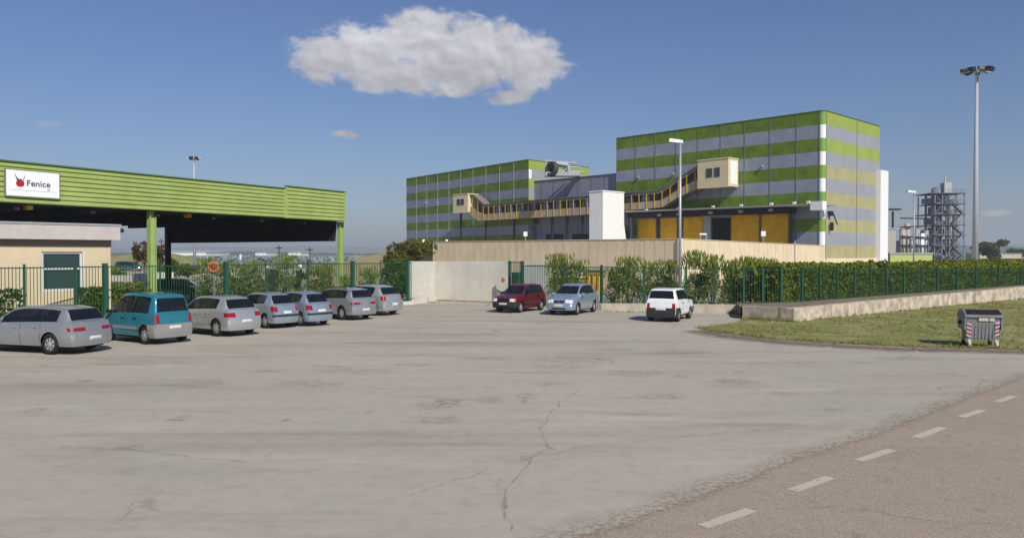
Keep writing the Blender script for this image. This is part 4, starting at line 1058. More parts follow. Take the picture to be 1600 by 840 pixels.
# ---------------------------------------------------------------- process plant on the right
def steel_tower(x0p, x1p, ytop, Y, label):
    a, b = PD(x0p, 400, Y), PD(x1p, 400, Y); zt = PD(x0p, ytop, Y).z; Wd = b.x - a.x
    t = thing('process_tower', ((a.x + b.x) / 2, Y, 0), label, 'tower')
    xs = [a.x + Wd * k / 4 for k in range(5)]; ys = [Y, Y + 4, Y + 8]
    m = MB()
    for x in xs:
        for y in ys: m.cyl((x, y, 0), (x, y, zt if x > a.x + Wd * .1 else zt - .5), .15, .15, 6)
    m.build('leg', M('tower_steel', (.24, .25, .28), .6), t)
    nl = 7
    for k in range(nl):
        z = zt * (k + 1) / nl - .2; m = MB(); ext = 1.2 if k in (nl - 1, nl - 3) else .1
        m.box(a.x - ext, b.x + .2, Y - .6, Y + 8.3, z, z + .16)
        for rr_ in (.5, 1.0):
            m.cyl((a.x - ext, Y - .6, z + rr_), (b.x + .2, Y - .6, z + rr_), .035, .035, 5)
        x = a.x - ext
        while x < b.x: m.cyl((x, Y - .6, z), (x, Y - .6, z + 1.05), .03, .03, 4); x += 1.5
        m.build('platform', M('platform_steel', (.12, .12, .15), .6) if k == 0 else bpy.data.materials['platform_steel'], t)
    m = MB()
    for k in range(nl):
        z0, z1 = zt * k / nl, zt * (k + 1) / nl - .2
        for i in range(4):
            if (i + k) % 2: m.cyl((xs[i], Y - .05, z0), (xs[i + 1], Y - .05, z1), .07, .07, 5)
            else: m.cyl((xs[i + 1], Y - .05, z0), (xs[i], Y - .05, z1), .07, .07, 5)
    m.build('brace', bpy.data.materials['tower_steel'], t)
    m = MB(); x = a.x + Wd * .28; m.cyl((x, Y + 3, 0), (x, Y + 3, zt + 1.3), 1.25, 1.25, 16); m.cyl((x, Y + 3, zt + 1.3), (x, Y + 3, zt + 1.6), 1.25, .5, 16); m.build('vessel', M('vessel_grey', (.20, .21, .25), .5, var=.15, scale=.7), t, True)
    m = MB(); rs9 = random.Random(6)
    for k in range(nl):
        z = zt * k / nl
        for j in range(3):
            x = a.x + Wd * rs9.uniform(.08, .85); h = rs9.uniform(.8, 1.9); w_ = rs9.uniform(.4, 1.0)
            m.box(x - w_, x + w_, Y + rs9.uniform(.2, 5), Y + 6.5, z + .2, z + .2 + h)
    m.build('equipment', M('equipment_grey', (.22, .215, .23), .6, var=.4, scale=.9), t)
    m = MB()
    for k in range(nl - 1):
        z0, z1 = zt * k / nl + .1, zt * (k + 1) / nl - .1; xa, xb = a.x + Wd * .56, a.x + Wd * .9
        if k % 2: xa, xb = xb, xa
        m.hexa([(xa, Y - .5, z0), (xb, Y - .5, z1), (xb, Y + .5, z1), (xa, Y + .5, z0)], [(xa, Y - .5, z0 + .25), (xb, Y - .5, z1 + .25), (xb, Y + .5, z1 + .25), (xa, Y + .5, z0 + .25)])
    m.build('stair', bpy.data.materials['platform_steel'], t)
    m = MB(); x2 = a.x + Wd * .52; m.box(x2 - .9, x2 + .9, Y + 1, Y + 3, zt, zt + 2.6); m.cyl((x2 - .3, Y + 2, zt + 2.6), (x2 - .3, Y + 2, zt + 4.2), .18, .18, 8); m.build('top_unit', M('unit_grey', (.45, .44, .42), .6), t)
    m = MB()
    for k, fx in enumerate((.46, .58, .70)): 
        m.cyl((a.x + Wd * fx, Y + 1, 0), (a.x + Wd * fx, Y + 1, zt * (.95 - .12 * k)), .22, .22, 8)
        for j in range(4): m.cyl((a.x + Wd * fx, Y + 1, zt * (.15 + .2 * j)), (a.x + Wd * (fx + .2), Y + 1.5, zt * (.15 + .2 * j)), .18, .18, 7)
    m.build('pipe', M('pipe_tan', (.40, .36, .32), .5, var=.3), t)
steel_tower(1460, 1506, 301, 195, 'tall steel process tower with platforms and pipes beyond the hedge')
def plant_block(x0, x1, yt, Y, mat, label, name='plant_building', depth=8, extra=None, cat='building'):
    a, b = PD(x0, yt, Y), PD(x1, yt, Y); t = thing(name, ((a.x + b.x) / 2, Y, 0), label, cat)
    m = MB(); m.box(a.x, b.x, Y, Y + depth, 0, a.z); m.build('wall', mat, t)
    m = MB(); m.box(a.x - .15, b.x + .15, Y - .15, Y + depth + .1, a.z + .002, a.z + .3); m.build('roof', GALV, t)
    if extra: extra(t, a, b, Y)
    return t
plant_block(1391, 1457, 397, 150, M('lime_cladding', (.45, .50, .16), .6, var=.05), 'low lime green industrial shed behind the hedge')
def ex1(t, a, b, Y):
    m = MB(); z = a.z
    for x in (a.x + 1, a.x + 2.6): m.cyl((x, Y + 1, z), (x, Y + 1, PD(1390, 330, Y).z), .25, .25, 8)
    m.box(a.x - .2, a.x + 4, Y, Y + 2, PD(1390, 328, Y).z, PD(1390, 325.5, Y).z); m.build('chimney', DARK, t)
plant_block(1380, 1400, 358, 175, M('tan_cladding', (.40, .37, .34), .6), 'grey-tan plant building with a dark twin chimney beside the white stair tower', extra=ex1)
def ex2(t, a, b, Y):
    rs = random.Random(5)
    for k in range(6):
        x = a.x + (b.x - a.x) * (k + .5) / 6; h = a.z + rs.uniform(.5, 4.5); m = MB(); m.cyl((x, Y - 1, 0), (x, Y - 1, h), rs.uniform(.3, .8), None, 12); m.build('silo', rs.choice([GALV, WHITEP, bpy.data.materials['pipe_tan']]), t, True)
    m = MB()
    for k in range(5):
        z = 3 + k * 2.1; m.cyl((a.x - .5, Y - 2, z), (b.x + .5, Y - 2, z + rs.uniform(-.5, .5)), .16, .16, 6)
    for k in range(9):
        x = a.x + (b.x - a.x) * k / 8; m.cyl((x, Y - 2.2, 0), (x, Y - 2.2, a.z + rs.uniform(-1, 2.5)), .1, .1, 5)
    m.build('pipe_rack', DARK, t)
plant_block(1403, 1447, 378, 185, M('grey_unit', (.36, .37, .40), .6, var=.2), 'cluttered grey plant with vessels and pipe rack between shed and tower', extra=ex2)
def ex3(t, a, b, Y):
    for k in range(9):
        x = a.x + (b.x - a.x) * (k + .5) / 9; m = MB(); m.box(x - .7, x + .7, Y - .08, Y - .01, a.z - 3.2, a.z - 1.4); m.build('window', WGLASS if k % 2 else DARK, t)
    m = MB(); n = 6
    m.build('ridge', GALV, t) if False else None
plant_block(1531, 1596, 397, 260, M('tan_plaster', (.55, .47, .33), .9, var=.1), 'distant low cream building beside the tall floodlight mast', extra=ex3)

# ---------------------------------------------------------------- things far behind the left fence
def far_block(x0, x1, yt, Y, depth, mat, label, kids=0):
    a, b = PD(x0, yt, Y), PD(x1, yt, Y); t = thing('warehouse', ((a.x + b.x) / 2, Y, 0), label, 'warehouse')
    m = MB(); m.box(a.x, b.x, Y, Y + depth, -.5, a.z); m.build('wall', mat, t)
    m = MB(); h = (b.x - a.x) * .012 + .6
    m.hexa([(a.x - .5, Y - .5, a.z + .01), (b.x + .5, Y - .5, a.z + .01), (b.x + .5, Y + depth, a.z + .01), (a.x - .5, Y + depth, a.z + .01)], [(a.x - .4, Y + depth * .4, a.z + h), (b.x + .4, Y + depth * .4, a.z + h), (b.x + .4, Y + depth * .6, a.z + h), (a.x - .4, Y + depth * .6, a.z + h)]); m.build('roof', M('warehouse_roof', (.45, .48, .52), .5) if 'warehouse_roof' not in bpy.data.materials else bpy.data.materials['warehouse_roof'], t)
    for k in range(kids):
        x = a.x + (b.x - a.x) * (k + .5) / kids; m = MB(); m.box(x - 1.5, x + 1.5, Y - .1, Y - .02, 0, 2.4); m.build('loading_door', DARK, t)
far_block(247, 322, 394, 520, 30, WHITE, 'long bright white warehouse far off beside the shed column', 8)
far_block(326, 338, 393, 640, 30, M('far_grey', (.5, .52, .55), .6), 'small grey far warehouse right of the long white one', 2)
far_block(399, 416, 394.5, 620, 30, WHITE, 'small white warehouse far off in the middle of the shed opening', 2)
far_block(450, 470, 394.5, 640, 30, WHITE, 'small white warehouse far off near the right end of the shed opening', 3)
# low cream wall pieces and picket wall
def lowwall(x0, x1, y0, y1, Y, label, mat=OFFW):
    a, b = PD(x0, y1, Y), PD(x1, y1, Y); zt = PD(x0, y0, Y).z; t = thing('garden_wall', ((a.x + b.x) / 2, Y, 0), label, 'wall')
    m = MB(); n = max(2, int((b.x - a.x) / .5))
    for k in range(n):
        m.box(a.x + (b.x - a.x) * k / n, a.x + (b.x - a.x) * (k + 1) / n - .05, Y, Y + .12, 0, zt)
    m.build('wall_panel', mat, t)
    m = MB(); m.box(a.x, b.x, Y + .121, Y + .2, 0, zt - .1); m.build('wall_back', TRIMD, t)
lowwall(172, 208, 430, 447, 62, 'low grey slatted wall behind the hedge beside the gatehouse', M('pale_slat', (.45, .41, .36), .9))
lowwall(209, 229, 427, 449, 58, 'bright low white slatted wall left of the green shed column', WHITE)
lowwall(243, 272, 425, 440, 66, 'low cream slatted wall between the two shed columns', OFFW)
lowwall(365, 389, 434, 452, 52, 'pale pointed slab wall seen between the oleanders behind the parked cars', M('slab_tan', (.46, .40, .33), .9))
lowwall(418, 434, 420, 446, 56, 'tan block wall seen through the fence above the bluish hatchback', M('block_tan', (.50, .42, .27), .9))
# traffic mirror with orange rim
q = PD(334, 417, 38.9)
t = thing('traffic_mirror', (q.x, q.y, 0), 'round orange rimmed traffic mirror on a post behind the fence', 'traffic mirror')
m1 = MB(); m1.cyl((q.x, q.y + .06, 0), (q.x, q.y + .06, q.z), .04, .04, 8); m1.build('pole', GALV, t)
m1 = MB(); m1.lathe((q.x, q.y, q.z), (.2, -1, 0), [(.16, .02), (.20, .08), (.27, .08), (.29, 0), (.27, -.06), (0, -.07)], 24); m1.build('rim', ORANGE, t, True)
m1 = MB(); m1.lathe((q.x, q.y, q.z), (.2, -1, 0), [(0, .07), (.1, .06), (.19, .03)], 24); m1.build('mirror_face', M('mirror_tan', (.45, .12, .05), .2, metal=.6), t, True)
for (px, py, lab) in ((417, 417, 'round white garden lamp above the bluish hatchback row'), (469, 416, 'round white garden lamp in front of the shed opening, nearer the end column')):
    q = PD(px, py, 47); t = thing('garden_lamp', (q.x, q.y, 0), lab, 'garden lamp')
    m1 = MB(); m1.cyl((q.x, q.y, 0), (q.x, q.y, q.z - .1), .035, .035, 8); m1.build('pole', POSTG, t)
    m1 = MB(); m1.lathe((q.x, q.y, q.z - .12), (0, 0, 1), [(0, 0), (.08, .02), (.13, .12), (.08, .22), (0, .24)], 14); m1.build('globe', WHITE, t, True)
for (px, y0, Y, lab) in ((436, 383, 120, 'thin dark pole standing far behind the middle of the fence'), (484, 386, 120, 'thin dark pole far behind the fence left of the shed end column'), (252, 373, 130, 'dark pole beside the brown tree under the shed')):
    q = PD(px, y0, Y); t = thing('utility_pole', (q.x, q.y, 0), lab, 'pole'); m1 = MB(); m1.cyl((q.x, q.y, 0), (q.x, q.y, q.z), .12, .09, 8); m1.build('pole_shaft', M('pole_wood', (.10, .08, .08), .9) if 'pole_wood' not in bpy.data.materials else bpy.data.materials['pole_wood'], t)
    m1 = MB(); m1.box(q.x - .5, q.x + .5, q.y - .1, q.y - .02, q.z - .5, q.z - .35); m1.build('crossarm', DARK, t)
q = PD(376, 397, 60); t = thing('marker_post', (q.x, q.y, 0), 'slim post with white top among the oleanders', 'post'); m1 = MB(); m1.cyl((q.x, q.y, 0), (q.x, q.y, q.z - .4), .04, .04, 6); m1.build('pole', GALV, t); m1 = MB(); m1.box(q.x - .07, q.x + .07, q.y - .05, q.y + .05, q.z - .4, q.z); m1.build('head', WHITE, t)

# yellow machinery and grey panel behind the right fence
q = PD(925, 440, 56); t = thing('yellow_skip', (q.x, q.y, 0), 'yellow steel skip behind the fence near the silver-blue car', 'skip')
m1 = MB(); a, b = PD(909, 428, 56), PD(942, 428, 56); m1.hexa([(a.x + .2, 56, 0.3), (b.x - .2, 56, .3), (b.x - .2, 57.4, .3), (a.x + .2, 57.4, .3)], [(a.x, 55.8, a.z), (b.x, 55.8, a.z), (b.x, 57.6, a.z), (a.x, 57.6, a.z)]); m1.build('tub', YELL, t)
m1 = MB()
for k in range(5): x = a.x + (b.x - a.x) * k / 4; m1.box(x - .05, x + .05, 55.7, 55.79, .3, a.z)
m1.box(a.x - .1, b.x + .1, 55.68, 55.78, a.z, a.z + .1); m1.build('rib', M('yellow_dark', (.30, .19, .02), .6), t)
for (px, y0, lab) in ((967, 432, 'yellow bollard seen through the fence left of the white hatchback'), (973, 438, 'second yellow bollard from the left behind the middle fence'), (981, 430, 'yellow bollard close left of the dark shrubs behind the fence'), (1145, 436, 'lone yellow post in the shrubs above the pavement tip')):
    q = PD(px, y0, 44 if px < 1100 else 42.3); t = thing('bollard', (q.x, q.y, 0), lab, 'bollard'); m1 = MB(); m1.cyl((q.x, q.y, 0), (q.x, q.y, q.z - .08), .06, .06, 10); m1.build('shaft', YELL, t); m1 = MB(); m1.lathe((q.x, q.y, q.z - .08), (0, 0, 1), [(.075, 0), (.06, .05), (0, .08)], 10); m1.build('cap', YELL, t)
a, b = PD(823, 414, 50), PD(855, 415, 50); t = thing('sheet_metal_gate', (a.x, 50, 0), 'grey sheet metal gate behind the green gate frame', 'gate')
m1 = MB(); n = 12
for k in range(n): m1.box(a.x + (b.x - a.x) * k / n, a.x + (b.x - a.x) * (k + 1) / n - .02, 50 if k % 2 else 50.03, 50.06, .1, a.z)
m1.build('sheet', M('sheet_grey', (.30, .34, .34), .5, var=.1), t); m1 = MB(); m1.box(a.x - .05, b.x + .05, 49.96, 50.0, a.z, a.z + .08); m1.box(a.x - .12, a.x - .01, 49.95, 50.1, 0, a.z); m1.build('frame', GALV, t)
a = PD(905, 428, 52); t = thing('gate_pillar', (a.x, 52, 0), 'pale square pillar behind the fence above the silver-blue car', 'pillar')
m1 = MB(); m1.box(a.x - .2, a.x + .2, 51.8, 52.2, 0, a.z); m1.build('shaft', CREAM, t); m1 = MB(); m1.box(a.x - .25, a.x + .25, 51.75, 52.25, a.z, a.z + .08); m1.build('cap', OFFW, t)
# dark lintel frame on the cream wall
a1, z1 = frw.hit(905, 425, .05); a0, _ = frw.hit(945, 425, .05)
m1 = MB(); m1.fbox(frw, min(a0, a1), max(a0, a1), .01, .12, 1.0, z1 + .2); o = m1.build('shutter_door', M('shutter_dark', (.10, .10, .11), .7)); tag(o, 'dark shutter door in the shaded cream wall behind the yellow skip', 'door')

# ---------------------------------------------------------------- vegetation
tree('bushy_tree', *(PD(637, 400, 60).xy), 4.0, 4.4, .9, LEAF_TR, 'bushy olive coloured tree beside the end of the cream wall', 11, 5200, .24, .12)
q = PD(617, 440, 50.5)
shrub('ivy_bush', q.x, q.y, 2.6, 2.65, LEAF_IVY, 'dense dark green bush filling the fence end by the pale wall', 'bush', None, 12, 3600, .2, False, 5)
for i, (px, Y, w, h, lab, fl_) in enumerate(((328, 41.2, 1.9, 2.4, 'oleander bush right beside the traffic mirror', None), (352, 41.0, 1.7, 2.2, 'oleander bush behind the thick fence post above the grey hatchback', None),
        (398, 44, 1.9, 2.3, 'tall oleander bush left of the first garden lamp', None), (447, 46, 2.0, 2.6, 'tallest oleander bush, between the two garden lamps', None), (382, 46, 1.2, 2.0, 'thin oleander bush with white-topped post', None),
        (497, 49, 1.7, 1.9, 'small round shrub left of the shed end column', None), (509, 58, 1.8, 2.0, 'small shrub on the dry bank behind the shed end column', None),
        (576, 48, 1.9, 1.8, 'low shrub at the fence between end column and dark bush', None), (541, 47, 1.1, 1.4, 'little shrub just right of the shed end column', None), (470, 52, 1.3, 1.6, 'shrub behind the second garden lamp', None))):
    x = (px - 800) / F * Y
    shrub('oleander', x, Y, w, h, LEAF_OL, lab, 'shrub', 'oleanders behind the left fence', 20 + i, 1300, .2, True, 6, fl_)
fx_ = Fr((0, 0), (1, 0), (0, -1))
fA = Fr(fl[0], fl[1] - fl[0], ((fl[1] - fl[0]).y, -(fl[1] - fl[0]).x))
if fA.n.y > 0: fA.n = -fA.n
s0 = fA.hit(31, 450, -.6)[0]
cut_hedge('clipped_hedge', fA, s0 - 5, s0, -1.3, -.35, 0, 1.66, LEAF_IVY, 'clipped dark hedge block in front of the gatehouse at the left edge', 3600, .13, 5, .02)
fB2 = Fr(fl[1], fl[2] - fl[1], ((fl[2] - fl[1]).y, -(fl[2] - fl[1]).x))
if fB2.n.y > 0: fB2.n = -fB2.n
s1 = fA.hit(130, 450, -.6)[0]; s2 = fA.hit(163, 450, -.6)[0]
cut_hedge('clipped_hedge', fA, s1, s2 - .1, -1.2, -.3, 0, 1.62, LEAF_IVY, 'clipped hedge between the gatehouse and the thick green post', 2000, .13, 6, .02)
cut_hedge('clipped_hedge', fB2, .4, fB2.hit(232, 450, -1.4)[0], -2.2, -1.2, 0, 1.75, LEAF_HG, 'lighter clipped hedge behind the roof of the teal car', 3000, .14, 7, .03)
# right side
dQ = Q2 - Q1; fQ = Fr(Q1, dQ, (dQ.y, -dQ.x));
if fQ.n.y > 0: fQ.n = -fQ.n
for i, (px, Y, w, h, lab, n) in enumerate(((876, 46.5, 2.3, 2.62, 'large oleander showing above the gap between the red and silver-blue cars', 2000), (906, 46, 1.4, 2.3, 'slim oleander right of the large one above the silver-blue car', 900),
        (957, 44, 1.2, 1.9, 'loose shrub right of the yellow skip', 700), (983, 43.5, 2.2, 2.45, 'wide oleander around the yellow bollards', 1700), (1018, 43, 1.9, 2.2, 'oleander just left of the lamp post', 1400), (1046, 42.5, 1.7, 2.3, 'oleander behind the lamp post', 1200),
        (1086, 42, 2.0, 2.75, 'tallest oleander just right of the lamp post', 1900), (1113, 41.5, 1.8, 2.55, 'oleander second to the right of the lamp post', 1600), (1143, 41.5, 1.4, 2.3, 'loose oleander around the lone yellow post', 1500), (1168, 41.6, 2.1, 2.45, 'broad oleander where the bar fence bends toward the verge', 2300), (1192, 42, 2.2, 2.35, 'oleander merging into the start of the long green hedge', 2300))):
    shrub('oleander', (px - 800) / F * Y, Y, w, h, LEAF_OL, lab, 'shrub', 'oleanders behind the middle fence', 50 + i, int(n * 1.3), .19, True, 6)
fR = Fr(FBm, FDd, (FDd.y, -FDd.x))
if fR.n.y > 0: fR.n = -fR.n
sA = fR.hit(1196, 450, -1.2)[0]
cut_hedge('hedge', fR, sA, 34, -2.3, -.5, .5, 1.88, LEAF_HG, 'long dense green hedge behind the right-hand bar fence', 42000, .21, 9, .12)
cut_hedge('hedge', fR, 20, 75, -5.2, -3.6, .2, 2.2, LEAF_TR, 'yellowish hedge top beyond the long dense one near the tall mast', 8000, .3, 10, .06)
tree('broad_tree', *(PD(1547, 400, 240).xy), PD(1547, 376, 240).z + .6, 9.5, 1, LEAF_TR, 'round dull green tree over the distant cream building', 31, 4200, .8, .3)
tree('broad_tree', *(PD(1580, 400, 300).xy), PD(1580, 386, 300).z + .4, 10, 1, LEAF_IVY, 'small dark tree behind the roof of the distant cream building', 32, 2400, .7, .3)
tree('brown_tree', *(PD(225, 400, 110).xy), 5.2, 3.4, 1.5, LEAF_BR, 'reddish brown tree left of the green shed column', 33, 1600, .4, .15)
tree('brown_tree', *(PD(250, 400, 118).xy), 4.4, 3.2, 1.0, LEAF_BR, 'brown tree right of the green shed column', 34, 1500, .4, .15)
tree('shrubby_tree', *(PD(262, 415, 80).xy), 2.6, 3.0, .5, LEAF_TR, 'yellow-green bushy tree between the shed columns', 35, 1500, .3, .1)
tree('shrubby_tree', *(PD(292, 415, 90).xy), 1.9, 4.0, .4, LEAF_TR, 'low yellow-green bush behind the dark rear shed column', 36, 1500, .3, .1)
tree('shrubby_tree', *(PD(180, 415, 75).xy), 1.9, 3.0, .4, LEAF_HG, 'green bush beside the corner of the gatehouse', 37, 1300, .28, .1)
# far woods, reading as one mass; leaf colour paled and blued as painted haze
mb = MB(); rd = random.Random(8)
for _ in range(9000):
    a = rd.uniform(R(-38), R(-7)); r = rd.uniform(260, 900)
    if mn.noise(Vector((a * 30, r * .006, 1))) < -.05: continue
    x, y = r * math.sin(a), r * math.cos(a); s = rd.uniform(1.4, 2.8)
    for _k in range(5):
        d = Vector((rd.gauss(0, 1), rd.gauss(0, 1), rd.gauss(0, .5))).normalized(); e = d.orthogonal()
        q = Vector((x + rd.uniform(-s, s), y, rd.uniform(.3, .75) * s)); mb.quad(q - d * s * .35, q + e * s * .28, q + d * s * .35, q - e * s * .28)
o = mb.build('far_woods', M('far_wood_hazed_leaf', (.19, .235, .23), .9, var=.4, scale=.02)); o['kind'] = 'stuff'
# weeds at wall feet
mb = MB(); rnd = random.Random(13)
for (p, q, n, h) in ((P(1110, 487), P(1160, 491), 130, .2), (P(1075, 488), P(1110, 487), 30, .12), (P(640, 471), P(690, 473), 30, .12), (P(945, 486), P(1010, 488), 40, .1), (wallA, wallB, 130, .16), (wallB, wallC, 300, .15), (P(700, 475), P(790, 477), 40, .08)):
    for _ in range(n):
        z = p.lerp(q, rnd.random()); tuft(z.x + rnd.gauss(0, .08), z.y - abs(rnd.gauss(.1, .12)), h * rnd.uniform(.5, 1.3), 5)
o = mb.build('weeds', LEAF_GR); o['kind'] = 'stuff'
# ---------------------------------------------------------------- cars
def lerp_tab(tab, x):
    if x <= tab[0][0]: return tab[0][1:]
    for i in range(len(tab) - 1):
        if x <= tab[i + 1][0]:
            t = (x - tab[i][0]) / (tab[i + 1][0] - tab[i][0]); return tuple(a + (b - a) * t for a, b in zip(tab[i][1:], tab[i + 1][1:]))
    return tab[-1][1:]
def smooth_tab(tab, x):   # mild smoothing keeps the line from kinking
    e = .05; a = lerp_tab(tab, x - e); b = lerp_tab(tab, x); c = lerp_tab(tab, x + e)
    return tuple(p * .25 + q * .5 + r * .25 for p, q, r in zip(a, b, c))
def paint(name, col, metal=.55):
    m = bpy.data.materials.get(name)
    if m: return m
    return M(name, col, .32, metal=metal, var=.04, scale=3, coat=.7)
def car(spec, wheel_px, hd, side, label, S=(.88, .88, .98), at=None, group=None, name='parked_car'):
    L, Wd, fl_ = spec['L'], spec['W'], spec.get('floor', .24); hw = Wd / 2
    top, belt = spec['top'], spec['belt']; xw = spec['wheels']; wr = spec.get('wr', .30); ar = wr + .055
    rk, fk = spec.get('rr', .10), spec.get('fr', .12)
    taper_r, taper_f = spec.get('tr', .09), spec.get('tf', .15)
    def plan(x):
        r = 1 - taper_r * max(0, 1 - x / .45) ** 2.2; f = 1 - taper_f * max(0, 1 - (L - x) / .75) ** 2.2
        return hw * r * f
    def zt(x): return smooth_tab(top, x)[0]
    def wt(x): return smooth_tab(top, x)[1] * (.93 if zt(x) > 1.2 else .97)
    def zb(x): return min(smooth_tab(belt, x)[0], zt(x) - .012)
    prof = [(0, .94), (.08, .975), (.35, 1.0), (.62, 1.0), (.66, .99), (.9, .965), (1, .95)]
    def wp(z, x): return lerp_tab(prof, (z - fl_) / max(.2, zb(x) - fl_))[0]
    def rake(x, z):
        t = z / .95
        r = rk * (max(0, t - .62) / .38 + .35 * max(0, .38 - t) / .38); f = fk * (max(0, t - .55) / .35 + .3 * max(0, .38 - t) / .38)
        return x + r * max(0, 1 - x / .5) - f * max(0, 1 - (L - x) / .6)
    xs = set([0, .04, .1, .18, .3, L - .3, L - .18, L - .1, L - .04, L])
    k = .3
    while k < L - .25: xs.add(round(k, 3)); k += .14
    for (x, *_r) in top: xs.add(round(min(max(x, 0), L), 3))
    for a, b in spec['side'] + [spec['rear'], spec['shield']]: xs.add(a); xs.add(b)
    for w in xw:
        for q in range(-6, 7): xs.add(round(w + ar * math.sin(q * math.pi / 12), 3))
        xs.add(round(w - ar - .012, 3)); xs.add(round(w + ar + .012, 3))
    xs = sorted(xs); xs = [x for i, x in enumerate(xs) if i == 0 or x - xs[i - 1] > .008]
    def z0(x):
        z = fl_
        for w in xw:
            if abs(x - w) < ar: z = max(z, wr + math.sqrt(ar * ar - (x - w) ** 2))
        return z
    TL = (0, .12, .28, .45, .62, .8, 1.0)
    def ringpts(x):
        B = zb(x); b0 = z0(x); T = zt(x); pts = []
        for t in TL:
            z = b0 + (B - b0) * t; pts.append((rake(x, z), plan(x) * wp(z, x), z))
        y1, yt = plan(x) * wp(B, x), wt(x) * plan(x)
        ze = max(T - .045, B + .006)
        for g in (.07, .93, 1.0):
            z = B + (ze - B) * g; yy = y1 + (yt - y1) * g + .015 * math.sin(g * math.pi) ; pts.append((rake(x, min(z, .95)), yy, z))
        xr = rake(x, min(T, .95))
        for (f, dz) in ((.93, .8), (.86, .93), (.5, 1.0), (0, 1.03)): pts.append((xr, yt * f, ze + (T - ze) * dz))
        return pts
    rings = [ringpts(x) for x in xs]; nj = len(rings[0]); JB = len(TL) - 1     # index of the belt row
    kinds = {}
    def kind(i, j):
        x0, x1 = xs[i], xs[i + 1]; m = (x0 + x1) / 2
        if j == JB + 1 and any(a <= m <= b for a, b in spec['side']) : return 'side'
        if j >= JB + 4:
            if spec['rear'][0] <= m <= spec['rear'][1]: return 'rear'
            if spec['shield'][0] <= m <= spec['shield'][1]: return 'shield'
        if j == JB + 1 and spec['side'][0][0] <= m <= spec['side'][-1][1]: return 'pillar'
        return 'body'
    p0 = P(*wheel_px) if at is None else Vector(at)
    sx_, sy_, sz_ = S
    fx_, fy_ = math.sin(hd), math.cos(hd); lx, ly = -fy_, fx_
    wx = xw[spec.get('ref', 0)] if at is None else 0
    ofs = (p0.x - fx_ * wx * sx_ - lx * side * hw * sy_ * .96, p0.y - fy_ * wx * sx_ - ly * side * hw * sy_ * .96)
    root = thing(name, (ofs[0], ofs[1], 0.012), label, 'car', group, math.atan2(fy_, fx_)); root.scale = S
    PA = spec['paint']
    meshes = {k: LMB() for k in ('body', 'rear', 'shield', 'sideL', 'sideR')}
    for s in (1, -1):
        idx = {k: {} for k in meshes}
        for i in range(len(xs) - 1):
            for j in range(nj - 1):
                kd = kind(i, j); kk = {'side': 'sideL' if s > 0 else 'sideR', 'pillar': 'body'}.get(kd, kd); mb = meshes[kk]; ids = []
                for (a, b) in ((i, j), (i + 1, j), (i + 1, j + 1), (i, j + 1)):
                    key = (a, b) if b < nj - 1 else (a, b, 'c')
                    d = idx[kk]
                    if key not in d: d[key] = len(mb.v); x, y, z = rings[a][b]; mb.v.append((x, y * s, z))
                    ids.append(d[key])
                if s < 0: ids.reverse()
                mb.f.append(tuple(ids)); mb.m.append(1 if kd == 'pillar' else 0)
    mb = meshes['body']
    FRC = (-1, -.85, -.5, 0, .5, .85, 1)
    for e, i in ((-1, 0), (1, len(xs) - 1)):
        for j in range(nj - 2):
            row = []
            for jj in (j, j + 1):
                x, y, z = rings[i][jj]; cc = []
                for f in FRC: cc.append(len(mb.v)); mb.v.append((x + e * spec.get('bulge', .06) * (1 - f * f), y * f, z + (.0)))
                row.append(cc)
            for k in range(len(FRC) - 1):
                q = (row[0][k], row[0][k + 1], row[1][k + 1], row[1][k]); mb.f.append(q if e > 0 else tuple(reversed(q))); mb.m.append(0)
    # weld the seams of the body
    o = mb.build('body', [PA, BLACK if spec.get('blackpillar', True) else PA], root)
    import bmesh
    bm = bmesh.new(); bm.from_mesh(o.data); bmesh.ops.remove_doubles(bm, verts=bm.verts, dist=.0015); bmesh.ops.recalc_face_normals(bm, faces=bm.faces); bm.to_mesh(o.data); bm.free()
    edge_smooth(o, 40)
    for kk, nm in (('rear', 'rear_window'), ('shield', 'windscreen'), ('sideL', 'side_window'), ('sideR', 'side_window')):
        if not meshes[kk].f: continue
        g = meshes[kk].build(nm, CGLASS, root)
        bm = bmesh.new(); bm.from_mesh(g.data); bmesh.ops.remove_doubles(bm, verts=bm.verts, dist=.001); bm.to_mesh(g.data); bm.free(); edge_smooth(g, 40)
    # outline at height z, walking from the middle of one end along one flank
    def outline(z, end):
        pts = []; n = 6; i = 0 if end == 'r' else len(xs) - 1; xe = xs[i]; y = plan(xe) * wp(z, xe); e = -1 if end == 'r' else 1
        for k in range(n + 1): f = k / n; pts.append((rake(xe, z) + e * spec.get('bulge', .06) * (1 - f * f), y * f))
        rng = xs[1:] if end == 'r' else list(reversed(xs[:-1]))
        for x in rng: pts.append((rake(x, z), plan(x) * wp(z, x)))
        return pts
    def at_s(pts, s):
        sg = 1 if s >= 0 else -1; s = abs(s); acc = 0
        for i in range(len(pts) - 1):
            (x0, y0), (x1, y1) = pts[i], pts[i + 1]; d = math.hypot(x1 - x0, y1 - y0)
            if acc + d >= s or i == len(pts) - 2:
                t = min(1, (s - acc) / d) if d else 0; n = ((y1 - y0) / d, -(x1 - x0) / d) if d else (0, 1); return (x0 + (x1 - x0) * t, sg * (y0 + (y1 - y0) * t), n[0], n[1] * sg)
            acc += d
